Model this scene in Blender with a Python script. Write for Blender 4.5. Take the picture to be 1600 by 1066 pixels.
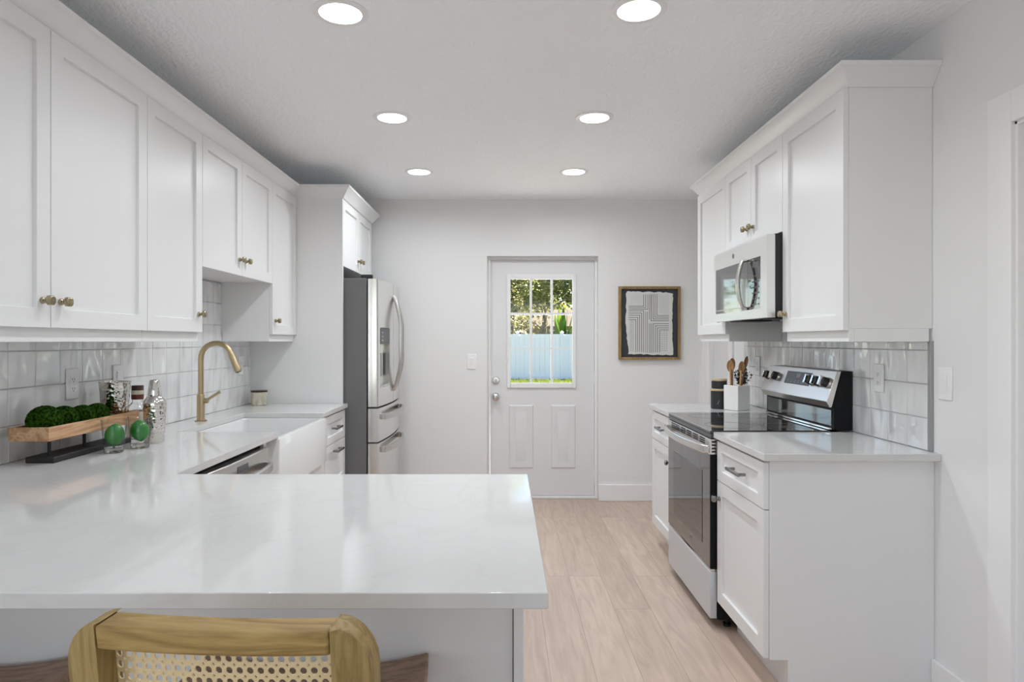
import bpy, bmesh, math, random
from mathutils import Vector, Matrix, noise
R = math.radians
PI = math.pi
for o in list(bpy.data.objects):
    bpy.data.objects.remove(o)
S = bpy.context.scene
COL = S.collection
random.seed(7)

# ------------------------------------------------------------------ camera, world, sun, exposure
EYE = 1.305
cam_d = bpy.data.cameras.new('camera')
cam = bpy.data.objects.new('camera', cam_d); COL.objects.link(cam)
cam.location = (0, 0, EYE); cam.rotation_euler = (R(90), 0, 0)
cam_d.sensor_fit = 'HORIZONTAL'; cam_d.sensor_width = 36
cam_d.lens = 1030 / 1600 * 36
cam_d.shift_x = 11.5 / 1600
cam_d.clip_start = 0.02; cam_d.clip_end = 300
S.camera = cam

W = bpy.data.worlds.new('sky'); S.world = W; W.use_nodes = True
wn = W.node_tree.nodes; wl = W.node_tree.links
sky = wn.new('ShaderNodeTexSky'); sky.sky_type = 'NISHITA'
sky.sun_disc = False; sky.sun_elevation = R(58); sky.sun_rotation = R(10)
sky.air_density = 1.0; sky.dust_density = 0.6; sky.ozone_density = 1.5
wn['Background'].inputs[1].default_value = 0.28
wl.new(sky.outputs[0], wn['Background'].inputs[0])

sun_d = bpy.data.lights.new('sun', 'SUN'); sun = bpy.data.objects.new('sun', sun_d); COL.objects.link(sun)
sun_d.energy = 30.0; sun_d.angle = R(1.0); sun_d.color = (1.0, 0.93, 0.8)
sun.rotation_euler = Vector((0.85, 0.28, 1.15)).to_track_quat('Z', 'Y').to_euler()   # high, beyond the fence

# daylight coming in by the big window of the room behind the camera
win_d = bpy.data.lights.new('window_daylight', 'AREA'); win = bpy.data.objects.new('window_daylight', win_d); COL.objects.link(win)
win_d.shape = 'RECTANGLE'; win_d.size = 2.5; win_d.size_y = 1.8; win_d.energy = 9; win_d.color = (0.94, 0.97, 1.0)
win.location = (0, -3.50, 1.30); win.rotation_euler = (R(90), 0, 0)
w2_d = bpy.data.lights.new('added_side_light', 'AREA'); w2 = bpy.data.objects.new('added_side_light', w2_d); COL.objects.link(w2)
w2_d.shape = 'RECTANGLE'; w2_d.size = 2.2; w2_d.size_y = 1.8; w2_d.energy = 27; w2_d.color = (0.96, 0.98, 1.0)
w2.location = (-1.69, -1.20, 1.30); w2.rotation_euler = Vector((1, 0, 0)).to_track_quat('-Z', 'Z').to_euler()   # unseen side window, added to brighten the ceiling and right wall
LAMP_W = 5.6
S.view_settings.view_transform = 'Standard'; S.view_settings.look = 'None'
S.view_settings.exposure = 0.24; S.view_settings.gamma = 1.0
S.view_settings.use_curve_mapping = False
S.cycles.use_denoising = True
S.cycles.max_bounces = 14; S.cycles.diffuse_bounces = 8; S.cycles.glossy_bounces = 6
S.cycles.transmission_bounces = 12; S.cycles.transparent_max_bounces = 16
S.cycles.sample_clamp_indirect = 6.0

# ------------------------------------------------------------------ materials
def mat(name, col, rough=0.5, metal=0.0, spec=0.5, coat=0.0, bump=None, vary=None, emit=None, trans=0.0, ior=1.45, aniso=0.0):
    """bump=(scale, strength, distance, stretch xyz) ; vary=(scale, colour2, stretch xyz)"""
    m = bpy.data.materials.new(name); m.use_nodes = True
    nt = m.node_tree; n = nt.nodes; l = nt.links; b = n['Principled BSDF']
    b.inputs['Base Color'].default_value = (*col, 1)
    b.inputs['Roughness'].default_value = rough
    b.inputs['Metallic'].default_value = metal
    b.inputs['Specular IOR Level'].default_value = spec
    b.inputs['Coat Weight'].default_value = coat
    b.inputs['Coat Roughness'].default_value = 0.05
    b.inputs['Transmission Weight'].default_value = trans
    b.inputs['IOR'].default_value = ior
    b.inputs['Anisotropic'].default_value = aniso
    if emit:
        b.inputs['Emission Color'].default_value = (*emit[0], 1); b.inputs['Emission Strength'].default_value = emit[1]
    tc = n.new('ShaderNodeTexCoord')
    def stretched(st):
        mp = n.new('ShaderNodeMapping'); mp.inputs['Scale'].default_value = st
        l.new(tc.outputs['Object'], mp.inputs[0]); return mp.outputs[0]
    if vary:
        sc, c2, st = vary
        nz = n.new('ShaderNodeTexNoise'); nz.inputs['Scale'].default_value = sc; nz.inputs['Detail'].default_value = 5
        l.new(stretched(st), nz.inputs['Vector'])
        rp = n.new('ShaderNodeValToRGB'); rp.color_ramp.elements[0].position = .35; rp.color_ramp.elements[1].position = .65
        rp.color_ramp.elements[0].color = (*col, 1); rp.color_ramp.elements[1].color = (*c2, 1)
        l.new(nz.outputs[0], rp.inputs[0]); l.new(rp.outputs[0], b.inputs['Base Color'])
    if bump:
        sc, sg, di, st = bump
        nz = n.new('ShaderNodeTexNoise'); nz.inputs['Scale'].default_value = sc; nz.inputs['Detail'].default_value = 3
        l.new(stretched(st), nz.inputs['Vector'])
        bp = n.new('ShaderNodeBump'); bp.inputs['Strength'].default_value = sg; bp.inputs['Distance'].default_value = di
        l.new(nz.outputs[0], bp.inputs['Height']); l.new(bp.outputs[0], b.inputs['Normal'])
    return m

def wood(name, c1, c2, axis=0, scale=6.0, rough=0.45, coat=0.0, ring=9.0):
    m = bpy.data.materials.new(name); m.use_nodes = True
    nt = m.node_tree; n = nt.nodes; l = nt.links; b = n['Principled BSDF']
    tc = n.new('ShaderNodeTexCoord'); mp = n.new('ShaderNodeMapping')
    st = [ring, ring, ring]; st[axis] = ring * 0.09
    mp.inputs['Scale'].default_value = st
    l.new(tc.outputs['Object'], mp.inputs[0])
    nz = n.new('ShaderNodeTexNoise'); nz.inputs['Scale'].default_value = scale * .45; nz.inputs['Detail'].default_value = 4; nz.inputs['Distortion'].default_value = 1.2
    l.new(mp.outputs[0], nz.inputs['Vector'])
    mul = n.new('ShaderNodeMath'); mul.operation = 'MULTIPLY'; mul.inputs[1].default_value = 9.0
    fr = n.new('ShaderNodeMath'); fr.operation = 'PINGPONG'; fr.inputs[1].default_value = 1.0
    l.new(nz.outputs[0], mul.inputs[0]); l.new(mul.outputs[0], fr.inputs[0])
    n2 = n.new('ShaderNodeTexNoise'); n2.inputs['Scale'].default_value = scale * 9; n2.inputs['Detail'].default_value = 3
    l.new(mp.outputs[0], n2.inputs['Vector'])
    add = n.new('ShaderNodeMath'); add.operation = 'MULTIPLY_ADD'; add.inputs[1].default_value = .45
    l.new(n2.outputs[0], add.inputs[0])
    m5 = n.new('ShaderNodeMath'); m5.operation = 'MULTIPLY'; m5.inputs[1].default_value = .6
    l.new(fr.outputs[0], m5.inputs[0]); l.new(m5.outputs[0], add.inputs[2])
    rp = n.new('ShaderNodeValToRGB'); rp.color_ramp.elements[0].position = .1; rp.color_ramp.elements[1].position = .9
    rp.color_ramp.elements[0].color = (*c1, 1); rp.color_ramp.elements[1].color = (*c2, 1)
    l.new(add.outputs[0], rp.inputs[0]); l.new(rp.outputs[0], b.inputs['Base Color'])
    b.inputs['Roughness'].default_value = rough; b.inputs['Coat Weight'].default_value = coat; b.inputs['Specular IOR Level'].default_value = .3
    bp = n.new('ShaderNodeBump'); bp.inputs['Strength'].default_value = .12; bp.inputs['Distance'].default_value = .001
    l.new(n2.outputs[0], bp.inputs['Height']); l.new(bp.outputs[0], b.inputs['Normal'])
    return m

def pane_glass(name, tint=(1, 1, 1), edge=None):
    m = bpy.data.materials.new(name); m.use_nodes = True
    n = m.node_tree.nodes; l = m.node_tree.links; n.remove(n['Principled BSDF'])
    t = n.new('ShaderNodeBsdfTransparent'); t.inputs[0].default_value = (*tint, 1)
    if edge:      # thick glass swallows more light where it is seen edge-on
        lw = n.new('ShaderNodeLayerWeight'); lw.inputs[0].default_value = .25
        er = n.new('ShaderNodeValToRGB'); er.color_ramp.elements[0].position = .15; er.color_ramp.elements[0].color = (*tint, 1)
        er.color_ramp.elements[1].position = .95; er.color_ramp.elements[1].color = (edge, edge, edge, 1)
        l.new(lw.outputs['Facing'], er.inputs[0]); l.new(er.outputs[0], t.inputs[0])
    g = n.new('ShaderNodeBsdfGlossy'); g.inputs['Roughness'].default_value = 0.02
    f = n.new('ShaderNodeFresnel'); f.inputs[0].default_value = 1.45
    ge = n.new('ShaderNodeNewGeometry'); iv = n.new('ShaderNodeMath'); iv.operation = 'SUBTRACT'; iv.inputs[0].default_value = 1; l.new(ge.outputs['Backfacing'], iv.inputs[1])
    fm = n.new('ShaderNodeMath'); fm.operation = 'MULTIPLY'; l.new(f.outputs[0], fm.inputs[0]); l.new(iv.outputs[0], fm.inputs[1])   # reflect on entering, pass on leaving
    mx = n.new('ShaderNodeMixShader'); l.new(fm.outputs[0], mx.inputs[0]); l.new(t.outputs[0], mx.inputs[1]); l.new(g.outputs[0], mx.inputs[2])
    l.new(mx.outputs[0], n['Material Output'].inputs[0])
    return m

def leafy(name, c1, c2, transl=.5):
    m = bpy.data.materials.new(name); m.use_nodes = True
    n = m.node_tree.nodes; l = m.node_tree.links; b = n['Principled BSDF']
    g = n.new('ShaderNodeNewGeometry'); rp = n.new('ShaderNodeValToRGB')
    rp.color_ramp.elements[0].color = (*c1, 1); rp.color_ramp.elements[1].color = (*c2, 1)
    l.new(g.outputs['Random Per Island'], rp.inputs[0]); l.new(rp.outputs[0], b.inputs['Base Color'])
    b.inputs['Roughness'].default_value = .45
    t = n.new('ShaderNodeBsdfTranslucent'); l.new(rp.outputs[0], t.inputs[0])
    mx = n.new('ShaderNodeMixShader'); mx.inputs[0].default_value = transl
    l.new(b.outputs[0], mx.inputs[1]); l.new(t.outputs[0], mx.inputs[2]); l.new(mx.outputs[0], n['Material Output'].inputs[0])
    return m

def floor_mat():
    m = bpy.data.materials.new('vinyl_plank'); m.use_nodes = True
    n = m.node_tree.nodes; l = m.node_tree.links; b = n['Principled BSDF']
    tc = n.new('ShaderNodeTexCoord'); sp = n.new('ShaderNodeSeparateXYZ'); cb = n.new('ShaderNodeCombineXYZ')
    l.new(tc.outputs['Object'], sp.inputs[0]); l.new(sp.outputs[1], cb.inputs[0]); l.new(sp.outputs[0], cb.inputs[1])
    br = n.new('ShaderNodeTexBrick'); br.offset = .37; br.offset_frequency = 3
    br.inputs['Scale'].default_value = 1; br.inputs['Brick Width'].default_value = 1.22; br.inputs['Row Height'].default_value = .178
    br.inputs['Mortar Size'].default_value = .0012; br.inputs['Bias'].default_value = 0
    br.inputs['Color1'].default_value = (.50, .385, .31, 1); br.inputs['Color2'].default_value = (.60, .475, .39, 1)
    br.inputs['Mortar'].default_value = (.33, .25, .20, 1)
    l.new(cb.outputs[0], br.inputs['Vector'])
    mp = n.new('ShaderNodeMapping'); mp.inputs['Scale'].default_value = (1.6, 14, 1); l.new(cb.outputs[0], mp.inputs[0])
    # shift the grain from plank to plank
    av = n.new('ShaderNodeVectorMath'); av.operation = 'MULTIPLY_ADD'; av.inputs[1].default_value = (9, 9, 9)
    l.new(br.outputs['Color'], av.inputs[0]); l.new(mp.outputs[0], av.inputs[2])
    nz = n.new('ShaderNodeTexNoise'); nz.inputs['Scale'].default_value = 1.6; nz.inputs['Detail'].default_value = 7; nz.inputs['Distortion'].default_value = 1.4
    l.new(av.outputs[0], nz.inputs['Vector'])
    rp = n.new('ShaderNodeValToRGB'); rp.color_ramp.elements[0].position = .3; rp.color_ramp.elements[1].position = .7
    rp.color_ramp.elements[0].color = (.80, .79, .78, 1); rp.color_ramp.elements[1].color = (1.06, 1.05, 1.05, 1)
    l.new(nz.outputs[0], rp.inputs[0])
    mx = n.new('ShaderNodeMix'); mx.data_type = 'RGBA'; mx.blend_type = 'MULTIPLY'; mx.inputs[0].default_value = 1
    l.new(br.outputs['Color'], mx.inputs[6]); l.new(rp.outputs[0], mx.inputs[7]); l.new(mx.outputs[2], b.inputs['Base Color'])
    b.inputs['Roughness'].default_value = .42
    bp = n.new('ShaderNodeBump'); bp.inputs['Strength'].default_value = .15; bp.inputs['Distance'].default_value = .002
    l.new(nz.outputs[0], bp.inputs['Height']); l.new(bp.outputs[0], b.inputs['Normal'])
    return m

def quartz_mat():
    m = bpy.data.materials.new('white_quartz'); m.use_nodes = True
    n = m.node_tree.nodes; l = m.node_tree.links; b = n['Principled BSDF']
    tc = n.new('ShaderNodeTexCoord')
    nz = n.new('ShaderNodeTexNoise'); nz.inputs['Scale'].default_value = 1.7; nz.inputs['Detail'].default_value = 6; nz.inputs['Distortion'].default_value = 2.2
    l.new(tc.outputs['Object'], nz.inputs['Vector'])
    s = n.new('ShaderNodeMath'); s.operation = 'SUBTRACT'; s.inputs[1].default_value = .5
    a = n.new('ShaderNodeMath'); a.operation = 'ABSOLUTE'
    l.new(nz.outputs[0], s.inputs[0]); l.new(s.outputs[0], a.inputs[0])
    rp = n.new('ShaderNodeValToRGB'); rp.color_ramp.elements[0].position = 0; rp.color_ramp.elements[1].position = .02
    rp.color_ramp.elements[0].color = (.605, .602, .594, 1); rp.color_ramp.elements[1].color = (.625, .623, .616, 1)
    l.new(a.outputs[0], rp.inputs[0]); l.new(rp.outputs[0], b.inputs['Base Color'])
    b.inputs['Roughness'].default_value = .07
    return m

def hammered(name, col, scale):
    m = mat(name, col, .12, 1.0)
    n = m.node_tree.nodes; l = m.node_tree.links
    tc = n.new('ShaderNodeTexCoord'); v = n.new('ShaderNodeTexVoronoi'); v.inputs['Scale'].default_value = scale
    l.new(tc.outputs['Object'], v.inputs['Vector'])
    bp = n.new('ShaderNodeBump'); bp.inputs['Strength'].default_value = .55; bp.inputs['Distance'].default_value = .004
    l.new(v.outputs['Distance'], bp.inputs['Height']); l.new(bp.outputs[0], n['Principled BSDF'].inputs['Normal'])
    return m

ONE = (1, 1, 1)
M = {}
M['wall'] = mat('wall_paint', (.79, .79, .79), .75, bump=(140, .12, .002, ONE))
M['bounce_cut'] = mat('bounce_cut_grey', (.50, .49, .47), .8, bump=(140, .12, .002, ONE))  # unseen rear wall darkened to cut the light it bounces forward
M['ceiling'] = mat('ceiling_knockdown', (.905, .925, .945), .85, bump=(62, .8, .009, (1, .6, 1)))
M['trim'] = mat('gloss_trim_paint', (.83, .83, .83), .35)
M['doorpaint'] = mat('door_paint', (.74, .74, .745), .4)
M['cab'] = mat('cabinet_paint', (.77, .77, .77), .32)
M['cabin'] = mat('cabinet_underside', (.80, .80, .79), .5)
M['floor'] = floor_mat()
M['quartz'] = quartz_mat()
M['tile'] = mat('glazed_zellige', (.80, .80, .80), .04, coat=.6, ior=1.8, bump=(9, 1.0, .024, (1, 1, .7)), vary=(2.5, (.75, .755, .76), ONE))
for nd in M['tile'].node_tree.nodes:
    if nd.type == 'TEX_NOISE': nd.inputs['Detail'].default_value = 1.0
M['grout'] = mat('grout', (.52, .52, .51), .9)
M['metaltrim'] = mat('brushed_edge_metal', (.42, .42, .42), .35, 1)
M['bronze'] = mat('antique_bronze', (.44, .37, .23), .20, 1, vary=(60, (.30, .26, .18), ONE))
M['nickel'] = mat('dark_nickel', (.28, .275, .265), .25, 1)
M['chrome'] = mat('satin_nickel', (.62, .62, .61), .2, 1)
M['steel'] = mat('stainless_steel', (.63, .615, .59), .27, 1, aniso=.5, bump=(30, .03, .001, (1, 1, 40)))
M['steelv'] = mat('stainless_steel_light', (.77, .76, .74), .19, 1, bump=(30, .02, .001, (1, 1, 40)))
M['steelpanel'] = mat('brushed_panel_steel', (.76, .725, .68), .28, 1, bump=(30, .03, .001, (1, 40, 1)))
M['steelfront'] = mat('pale_stainless', (.80, .80, .795), .36, .85, bump=(30, .02, .001, (1, 1, 40)))
M['steelm'] = mat('satin_stainless', (.70, .73, .77), .5, .8, bump=(30, .03, .001, (1, 1, 40)))
M['steelp'] = mat('polished_steel', (.72, .71, .69), .06, 1)
M['hammered'] = hammered('hammered_steel', (.72, .69, .65), 88)
M['fridgeside'] = mat('grey_fridge_side', (.155, .155, .157), .45, bump=(300, .1, .001, ONE))
M['black'] = mat('black_enamel', (.008, .008, .009), .45, spec=.2)
M['blackmatte'] = mat('black_plastic', (.02, .02, .02), .5)
M['blackglass'] = mat('black_glass', (.010, .010, .011), .02, ior=1.75, coat=.4)
M['ovenglass'] = mat('oven_glass', (.022, .022, .024), .04, spec=.8, coat=.8)
M['greypanel'] = mat('grey_panel', (.09, .09, .095), .3)
M['lightmark'] = mat('printed_marks', (.55, .55, .55), .5)
M['brass'] = mat('brushed_gold', (.50, .395, .24), .30, 1)
M['fireclay'] = mat('white_fireclay', (.70, .70, .695), .08)
M['plastic'] = mat('white_plastic', (.84, .84, .84), .3)
M['slot'] = mat('outlet_slots', (.08, .08, .08), .6)
M['oak'] = wood('frame_oak', (.20, .125, .05), (.36, .245, .11), 2, 6, .5)
M['traywood'] = wood('tray_wood', (.34, .17, .075), (.66, .42, .25), 1, 5, .6)
M['rubberwood'] = wood('chair_wood_across', (.215, .135, .042), (.41, .28, .105), 0, 3.6, .55, ring=11)
M['rubberwoodz'] = wood('chair_wood_upright', (.205, .135, .045), (.385, .275, .110), 2, 4.2, .55, ring=12)
M['walnut'] = wood('walnut_seat', (.23, .145, .10), (.44, .30, .21), 0, 5, .5)
M['spoon'] = wood('spoon_wood', (.30, .15, .06), (.55, .32, .15), 2, 6, .5)
M['spoond'] = wood('dark_spoon_wood', (.16, .075, .035), (.30, .16, .08), 2, 6, .5)
M['lidwood'] = wood('lid_wood', (.50, .37, .24), (.68, .53, .37), 0, 5, .5)
M['cane'] = mat('woven_cane', (.66, .52, .30), .5, bump=(420, .4, .001, ONE))
M['moss'] = mat('dyed_moss', (.003, .013, .002), .95, spec=.02, vary=(120, (.040, .105, .012), ONE), bump=(260, 1, .012, ONE))
M['lime'] = mat('lime_skin', (.014, .150, .018), .28, vary=(14, (.032, .225, .034), ONE), bump=(160, .12, .001, ONE))
M['glass'] = pane_glass('clear_glass', (.985, .99, .985), .6)
M['solidglass'] = mat('solid_glass', (1, 1, 1), 0, trans=1.0, ior=1.45)
M['pane'] = pane_glass('pane_glass', (.97, .98, .98))
M['tequila'] = mat('pale_spirit', (.93, .88, .70), .05, trans=.65, ior=1.33)
M['bottlelabel'] = mat('cream_label', (.72, .68, .58), .6)
M['cap'] = mat('dark_cap', (.045, .022, .015), .35)
M['capred'] = mat('red_brown_band', (.11, .02, .015), .4)
M['candle'] = mat('gold_cream_jar', (.66, .60, .47), .25, vary=(35, (.42, .40, .33), (1, 1, .4)))
M['ceramic'] = mat('white_ceramic', (.80, .79, .77), .3)
M['blackceramic'] = mat('black_ceramic', (.025, .025, .026), .5)
M['darkleaf'] = leafy('dark_sprig_leaf', (.02, .035, .025), (.05, .08, .05), .2)
M['charcoal'] = mat('charcoal_mount', (.045, .047, .055), .8)
M['paper'] = mat('handmade_paper', (.66, .66, .64), .9, bump=(120, .5, .003, ONE))
M['ink'] = mat('dark_ink', (.13, .125, .12), .9)
M['lens'] = mat('lamp_lens', (1, 1, 1), .4, emit=((1, 1, 1), 9.0))
M['vinyl'] = mat('white_vinyl', (.86, .87, .92), .4)
M['grass'] = mat('lawn_grass', (.05, .065, .02), .9, vary=(6, (.08, .09, .03), ONE), bump=(90, 1, .03, ONE))
M['bark'] = mat('bark', (.12, .105, .09), .9, bump=(20, 1, .03, (1, 1, .3)))
M['leaf1'] = leafy('leaf_olive', (.10, .145, .025), (.46, .45, .20))
M['blade'] = leafy('grass_blade', (.10, .17, .008), (.24, .29, .02))
M['leaf2'] = leafy('leaf_yellow', (.16, .20, .024), (.42, .40, .08))
M['leaf3'] = leafy('leaf_green', (.05, .10, .018), (.32, .36, .10))
M['leaf4'] = leafy('leaf_tan', (.14, .12, .045), (.27, .235, .115))
M['banana'] = leafy('broad_leaf', (.03, .12, .006), (.16, .25, .015))
M['redleaf'] = leafy('red_bracts', (.22, .012, .02), (.32, .05, .06))
M['concrete'] = mat('pale_concrete', (.74, .73, .71), .9, bump=(60, .3, .004, ONE))
M['stucco'] = mat('tan_stucco', (.30, .24, .155), .9)
M['roof'] = mat('pale_roof', (.095, .078, .058), .9, bump=(12, .5, .02, (1, 6, 1)))
M['dark'] = mat('dark_gap', (.03, .03, .03), .8)

# ------------------------------------------------------------------ helpers
def wloc(o):
    v = Vector((0, 0, 0))
    while o:
        v += o.location; o = o.parent
    return v

class MB:
    def __init__(s): s.bm = bmesh.new()
    def poly(s, pts, faces):
        vs = [s.bm.verts.new(p) for p in pts]
        for f in faces:
            try: s.bm.faces.new([vs[i] for i in f])
            except ValueError: pass
        return s
    def box(s, x0, x1, y0, y1, z0, z1):
        p = [(x, y, z) for x in (x0, x1) for y in (y0, y1) for z in (z0, z1)]
        return s.poly(p, [(0, 1, 3, 2), (4, 6, 7, 5), (0, 4, 5, 1), (2, 3, 7, 6), (0, 2, 6, 4), (1, 5, 7, 3)])
    def prism(s, pts, lo, hi, axis='z'):
        """pts: 2d outline; extruded along axis between lo and hi. axis z: (x,y); y: (x,z); x: (y,z)"""
        n = len(pts)
        def P(a, b, c): return {'z': (a, b, c), 'y': (a, c, b), 'x': (c, a, b)}[axis]
        v = [P(a, b, lo) for a, b in pts] + [P(a, b, hi) for a, b in pts]
        f = [tuple(range(n))[::-1], tuple(range(n, 2 * n))] + [(i, (i + 1) % n, n + (i + 1) % n, n + i) for i in range(n)]
        return s.poly(v, f)
    def lathe(s, prof, c=(0, 0, 0), n=32, axis='z', close=False):
        """prof: (r, h) list; open ends are capped when r>0, unless close joins last to first"""
        cx, cy, cz = c; pts = []; rings = []
        def P(a, b, h): return {'z': (cx + a, cy + b, cz + h), 'x': (cx + h, cy + a, cz + b), 'y': (cx + a, cy + h, cz + b)}[axis]
        vs = []
        for r, h in prof:
            if r < 1e-6: vs.append([s.bm.verts.new(P(0, 0, h))])
            else: vs.append([s.bm.verts.new(P(r * math.cos(2 * PI * i / n), r * math.sin(2 * PI * i / n), h)) for i in range(n)])
        pairs = list(zip(vs, vs[1:])) + ([(vs[-1], vs[0])] if close else [])
        for A, B in pairs:
            for i in range(n):
                j = (i + 1) % n
                if len(A) == 1 and len(B) == 1: continue
                f = [A[0], B[j], B[i]] if len(A) == 1 else ([A[i], A[j], B[0]] if len(B) == 1 else [A[i], A[j], B[j], B[i]])
                s.bm.faces.new(f)
        if not close:
            for ring in (vs[0], vs[-1]):
                if len(ring) > 1: s.bm.faces.new(ring)
        return s
    def tube(s, path, r, n=12, flat=None, up=Vector((0, 0, 1))):
        """r: radius or list; flat: (width factor, height factor)"""
        path = [Vector(p) for p in path]; m = len(path); rings = []
        nrm = None
        for k, p in enumerate(path):
            t = (path[min(k + 1, m - 1)] - path[max(k - 1, 0)]).normalized()
            if nrm is None:
                nrm = up if abs(t.dot(up)) < .95 else Vector((1, 0, 0))
            nrm = (nrm - t * nrm.dot(t)).normalized(); bi = t.cross(nrm)
            rr = r[k] if isinstance(r, (list, tuple)) else r
            fa, fb = flat or (1, 1)
            rings.append([s.bm.verts.new(p + bi * (rr * fa * math.cos(2 * PI * i / n)) + nrm * (rr * fb * math.sin(2 * PI * i / n))) for i in range(n)])
        for A, B in zip(rings, rings[1:]):
            for i in range(n):
                s.bm.faces.new([A[i], A[(i + 1) % n], B[(i + 1) % n], B[i]])
        s.bm.faces.new(rings[0][::-1]); s.bm.faces.new(rings[-1])
        return s
    def bar(s, path, w, h, up=Vector((0, 0, 1))):
        """rectangular section sweep; w across, h along up (numbers or lists)"""
        path = [Vector(p) for p in path]; m = len(path); rings = []
        for k, p in enumerate(path):
            t = (path[min(k + 1, m - 1)] - path[max(k - 1, 0)]).normalized()
            nn = (up - t * up.dot(t)).normalized(); bi = t.cross(nn)
            a = (w[k] if isinstance(w, (list, tuple)) else w) / 2; b = (h[k] if isinstance(h, (list, tuple)) else h) / 2
            rings.append([s.bm.verts.new(p + bi * i + nn * j) for i, j in ((-a, -b), (a, -b), (a, b), (-a, b))])
        for A, B in zip(rings, rings[1:]):
            for i in range(4): s.bm.faces.new([A[i], A[(i + 1) % 4], B[(i + 1) % 4], B[i]])
        s.bm.faces.new(rings[0][::-1]); s.bm.faces.new(rings[-1])
        return s
    def ball(s, c, rx, ry, rz, sub=3, rot=None, jit=0, seed=0):
        g = bmesh.ops.create_icosphere(s.bm, subdivisions=sub, radius=1)
        for v in g['verts']:
            d = v.co.copy()
            k = 1 + (jit * (.25 * noise.noise(d * 5 + Vector((seed, 0, 0))) + 1.1 * noise.noise(d * 24 + Vector((0, seed, 0)))) if jit else 0)
            q = Vector((d.x * rx * k, d.y * ry * k, d.z * rz * k))
            if rot: q.rotate(rot)
            v.co = q + Vector(c)
        return s
    def door(s, sg, xf, y0, y1, z0, z1, th=.02, st=.057, rl=None, dp=.012):
        """shaker front facing +x (sg 1) or -x (sg -1)"""
        rl = rl or st
        def P(d, y, z): return (xf - sg * d, y, z)
        def rect(d, a, b): return [P(d, y0 + a, z0 + b), P(d, y1 - a, z0 + b), P(d, y1 - a, z1 - b), P(d, y0 + a, z1 - b)]
        v = rect(0, 0, 0) + rect(0, st, rl) + rect(dp, st + .001, rl + .001) + rect(th, 0, 0)
        f = []
        for i in range(4):
            j = (i + 1) % 4
            f += [(i, j, 4 + j, 4 + i), (4 + i, 4 + j, 8 + j, 8 + i), (i, j, 12 + j, 12 + i)]
        f += [(8, 9, 10, 11), (12, 13, 14, 15)]
        return s.poly(v, f)
    def build(s, name, m, parent=None, bevel=0, seg=2, smooth=True, local=False, loc=None):
        bmesh.ops.recalc_face_normals(s.bm, faces=s.bm.faces[:])
        me = bpy.data.meshes.new(name); o = bpy.data.objects.new(name, me); COL.objects.link(o)
        if parent is not None:
            o.parent = parent
            if not local:
                off = wloc(parent)
                for v in s.bm.verts: v.co -= off
        elif loc is not None:
            for v in s.bm.verts: v.co -= Vector(loc)
            o.location = loc
        s.bm.to_mesh(me); s.bm.free()
        me.materials.append(m)
        if smooth:
            me.shade_smooth(); me.set_sharp_from_angle(angle=R(35))
        if bevel:
            b = o.modifiers.new('bevel', 'BEVEL'); b.width = bevel; b.segments = seg; b.limit_method = 'ANGLE'; b.angle_limit = R(40)
        return o

def tag(o, label=None, cat=None, group=None, kind=None):
    if label: o['label'] = label
    if cat: o['category'] = cat
    if group: o['group'] = group
    if kind: o['kind'] = kind
    return o
def thing(name, loc, label, cat, group=None, rz=0, kind=None):
    o = bpy.data.objects.new(name, None); COL.objects.link(o); o.location = loc; o.rotation_euler = (0, 0, rz)
    o.empty_display_size = .1
    return tag(o, label, cat, group, kind)
def copy_tree(o, parent=None):
    c = o.copy(); COL.objects.link(c)
    if parent is not None: c.parent = parent
    for ch in list(o.children): copy_tree(ch, c)
    return c
def struct(o): o['kind'] = 'structure'; return o

# ------------------------------------------------------------------ the room
XL, XR, YB, ZC = -1.675, 1.585, 5.38, 2.46
struct(MB().box(-1.83, 1.9, -3.8, 5.72, -.10, 0).build('floor', M['floor']))
struct(MB().box(-1.83, 1.9, -3.8, 5.62, ZC, ZC + .10).build('ceiling', M['ceiling']))
b = MB(); b.box(-1.83, XL, -3.8, -2.35, 0, ZC).box(-1.83, XL, -.05, 5.62, 0, ZC).box(-1.83, XL, -2.35, -.05, 0, .36).box(-1.83, XL, -2.35, -.05, 2.24, ZC)
struct(b.build('wall_left', M['wall']))
w2s = struct(MB().box(-1.80, -1.72, -2.35, -2.29, .36, 2.24).box(-1.80, -1.72, -.11, -.05, .36, 2.24).box(-1.80, -1.72, -2.29, -.11, .36, .42).box(-1.80, -1.72, -2.29, -.11, 2.18, 2.24).box(-1.80, -1.72, -1.23, -1.17, .42, 2.18).build('added_window', M['trim']))  # unseen window frame, made up to house the added side light
MB().box(-1.765, -1.759, -2.29, -.11, .42, 2.18).build('pane', M['pane'], w2s)
DX0, DX1, DZ = -.143, .765, 2.0
b = MB(); b.box(XL, DX0, YB, 5.62, 0, ZC); b.box(DX1, XR + .2, YB, 5.62, 0, ZC); b.box(DX0, DX1, YB, 5.62, DZ, ZC)
struct(b.build('wall_back', M['wall']))
AY0, AY1, AZ = 1.18, 2.05, 1.992        # doorway at the right edge of the picture
BY0, BY1, BZ = 4.62, 5.24, 2.0         # doorway in the far right corner
b = MB()
for y0, y1, z0, z1 in ((-3.8, AY0, 0, ZC), (AY0, AY1, AZ, ZC), (AY1, BY0, 0, ZC), (BY0, BY1, BZ, ZC), (BY1, YB, 0, ZC)):
    b.box(XR, XR + .13, y0, y1, z0, z1)
struct(b.build('wall_right', M['wall']))
b = MB(); b.box(XL, -1.25, -3.8, -3.62, 0, ZC); b.box(1.25, XR, -3.8, -3.62, 0, ZC); b.box(-1.25, 1.25, -3.8, -3.62, 0, .4); b.box(-1.25, 1.25, -3.8, -3.62, 2.2, ZC)
struct(b.build('wall_front', M['bounce_cut']))
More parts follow.
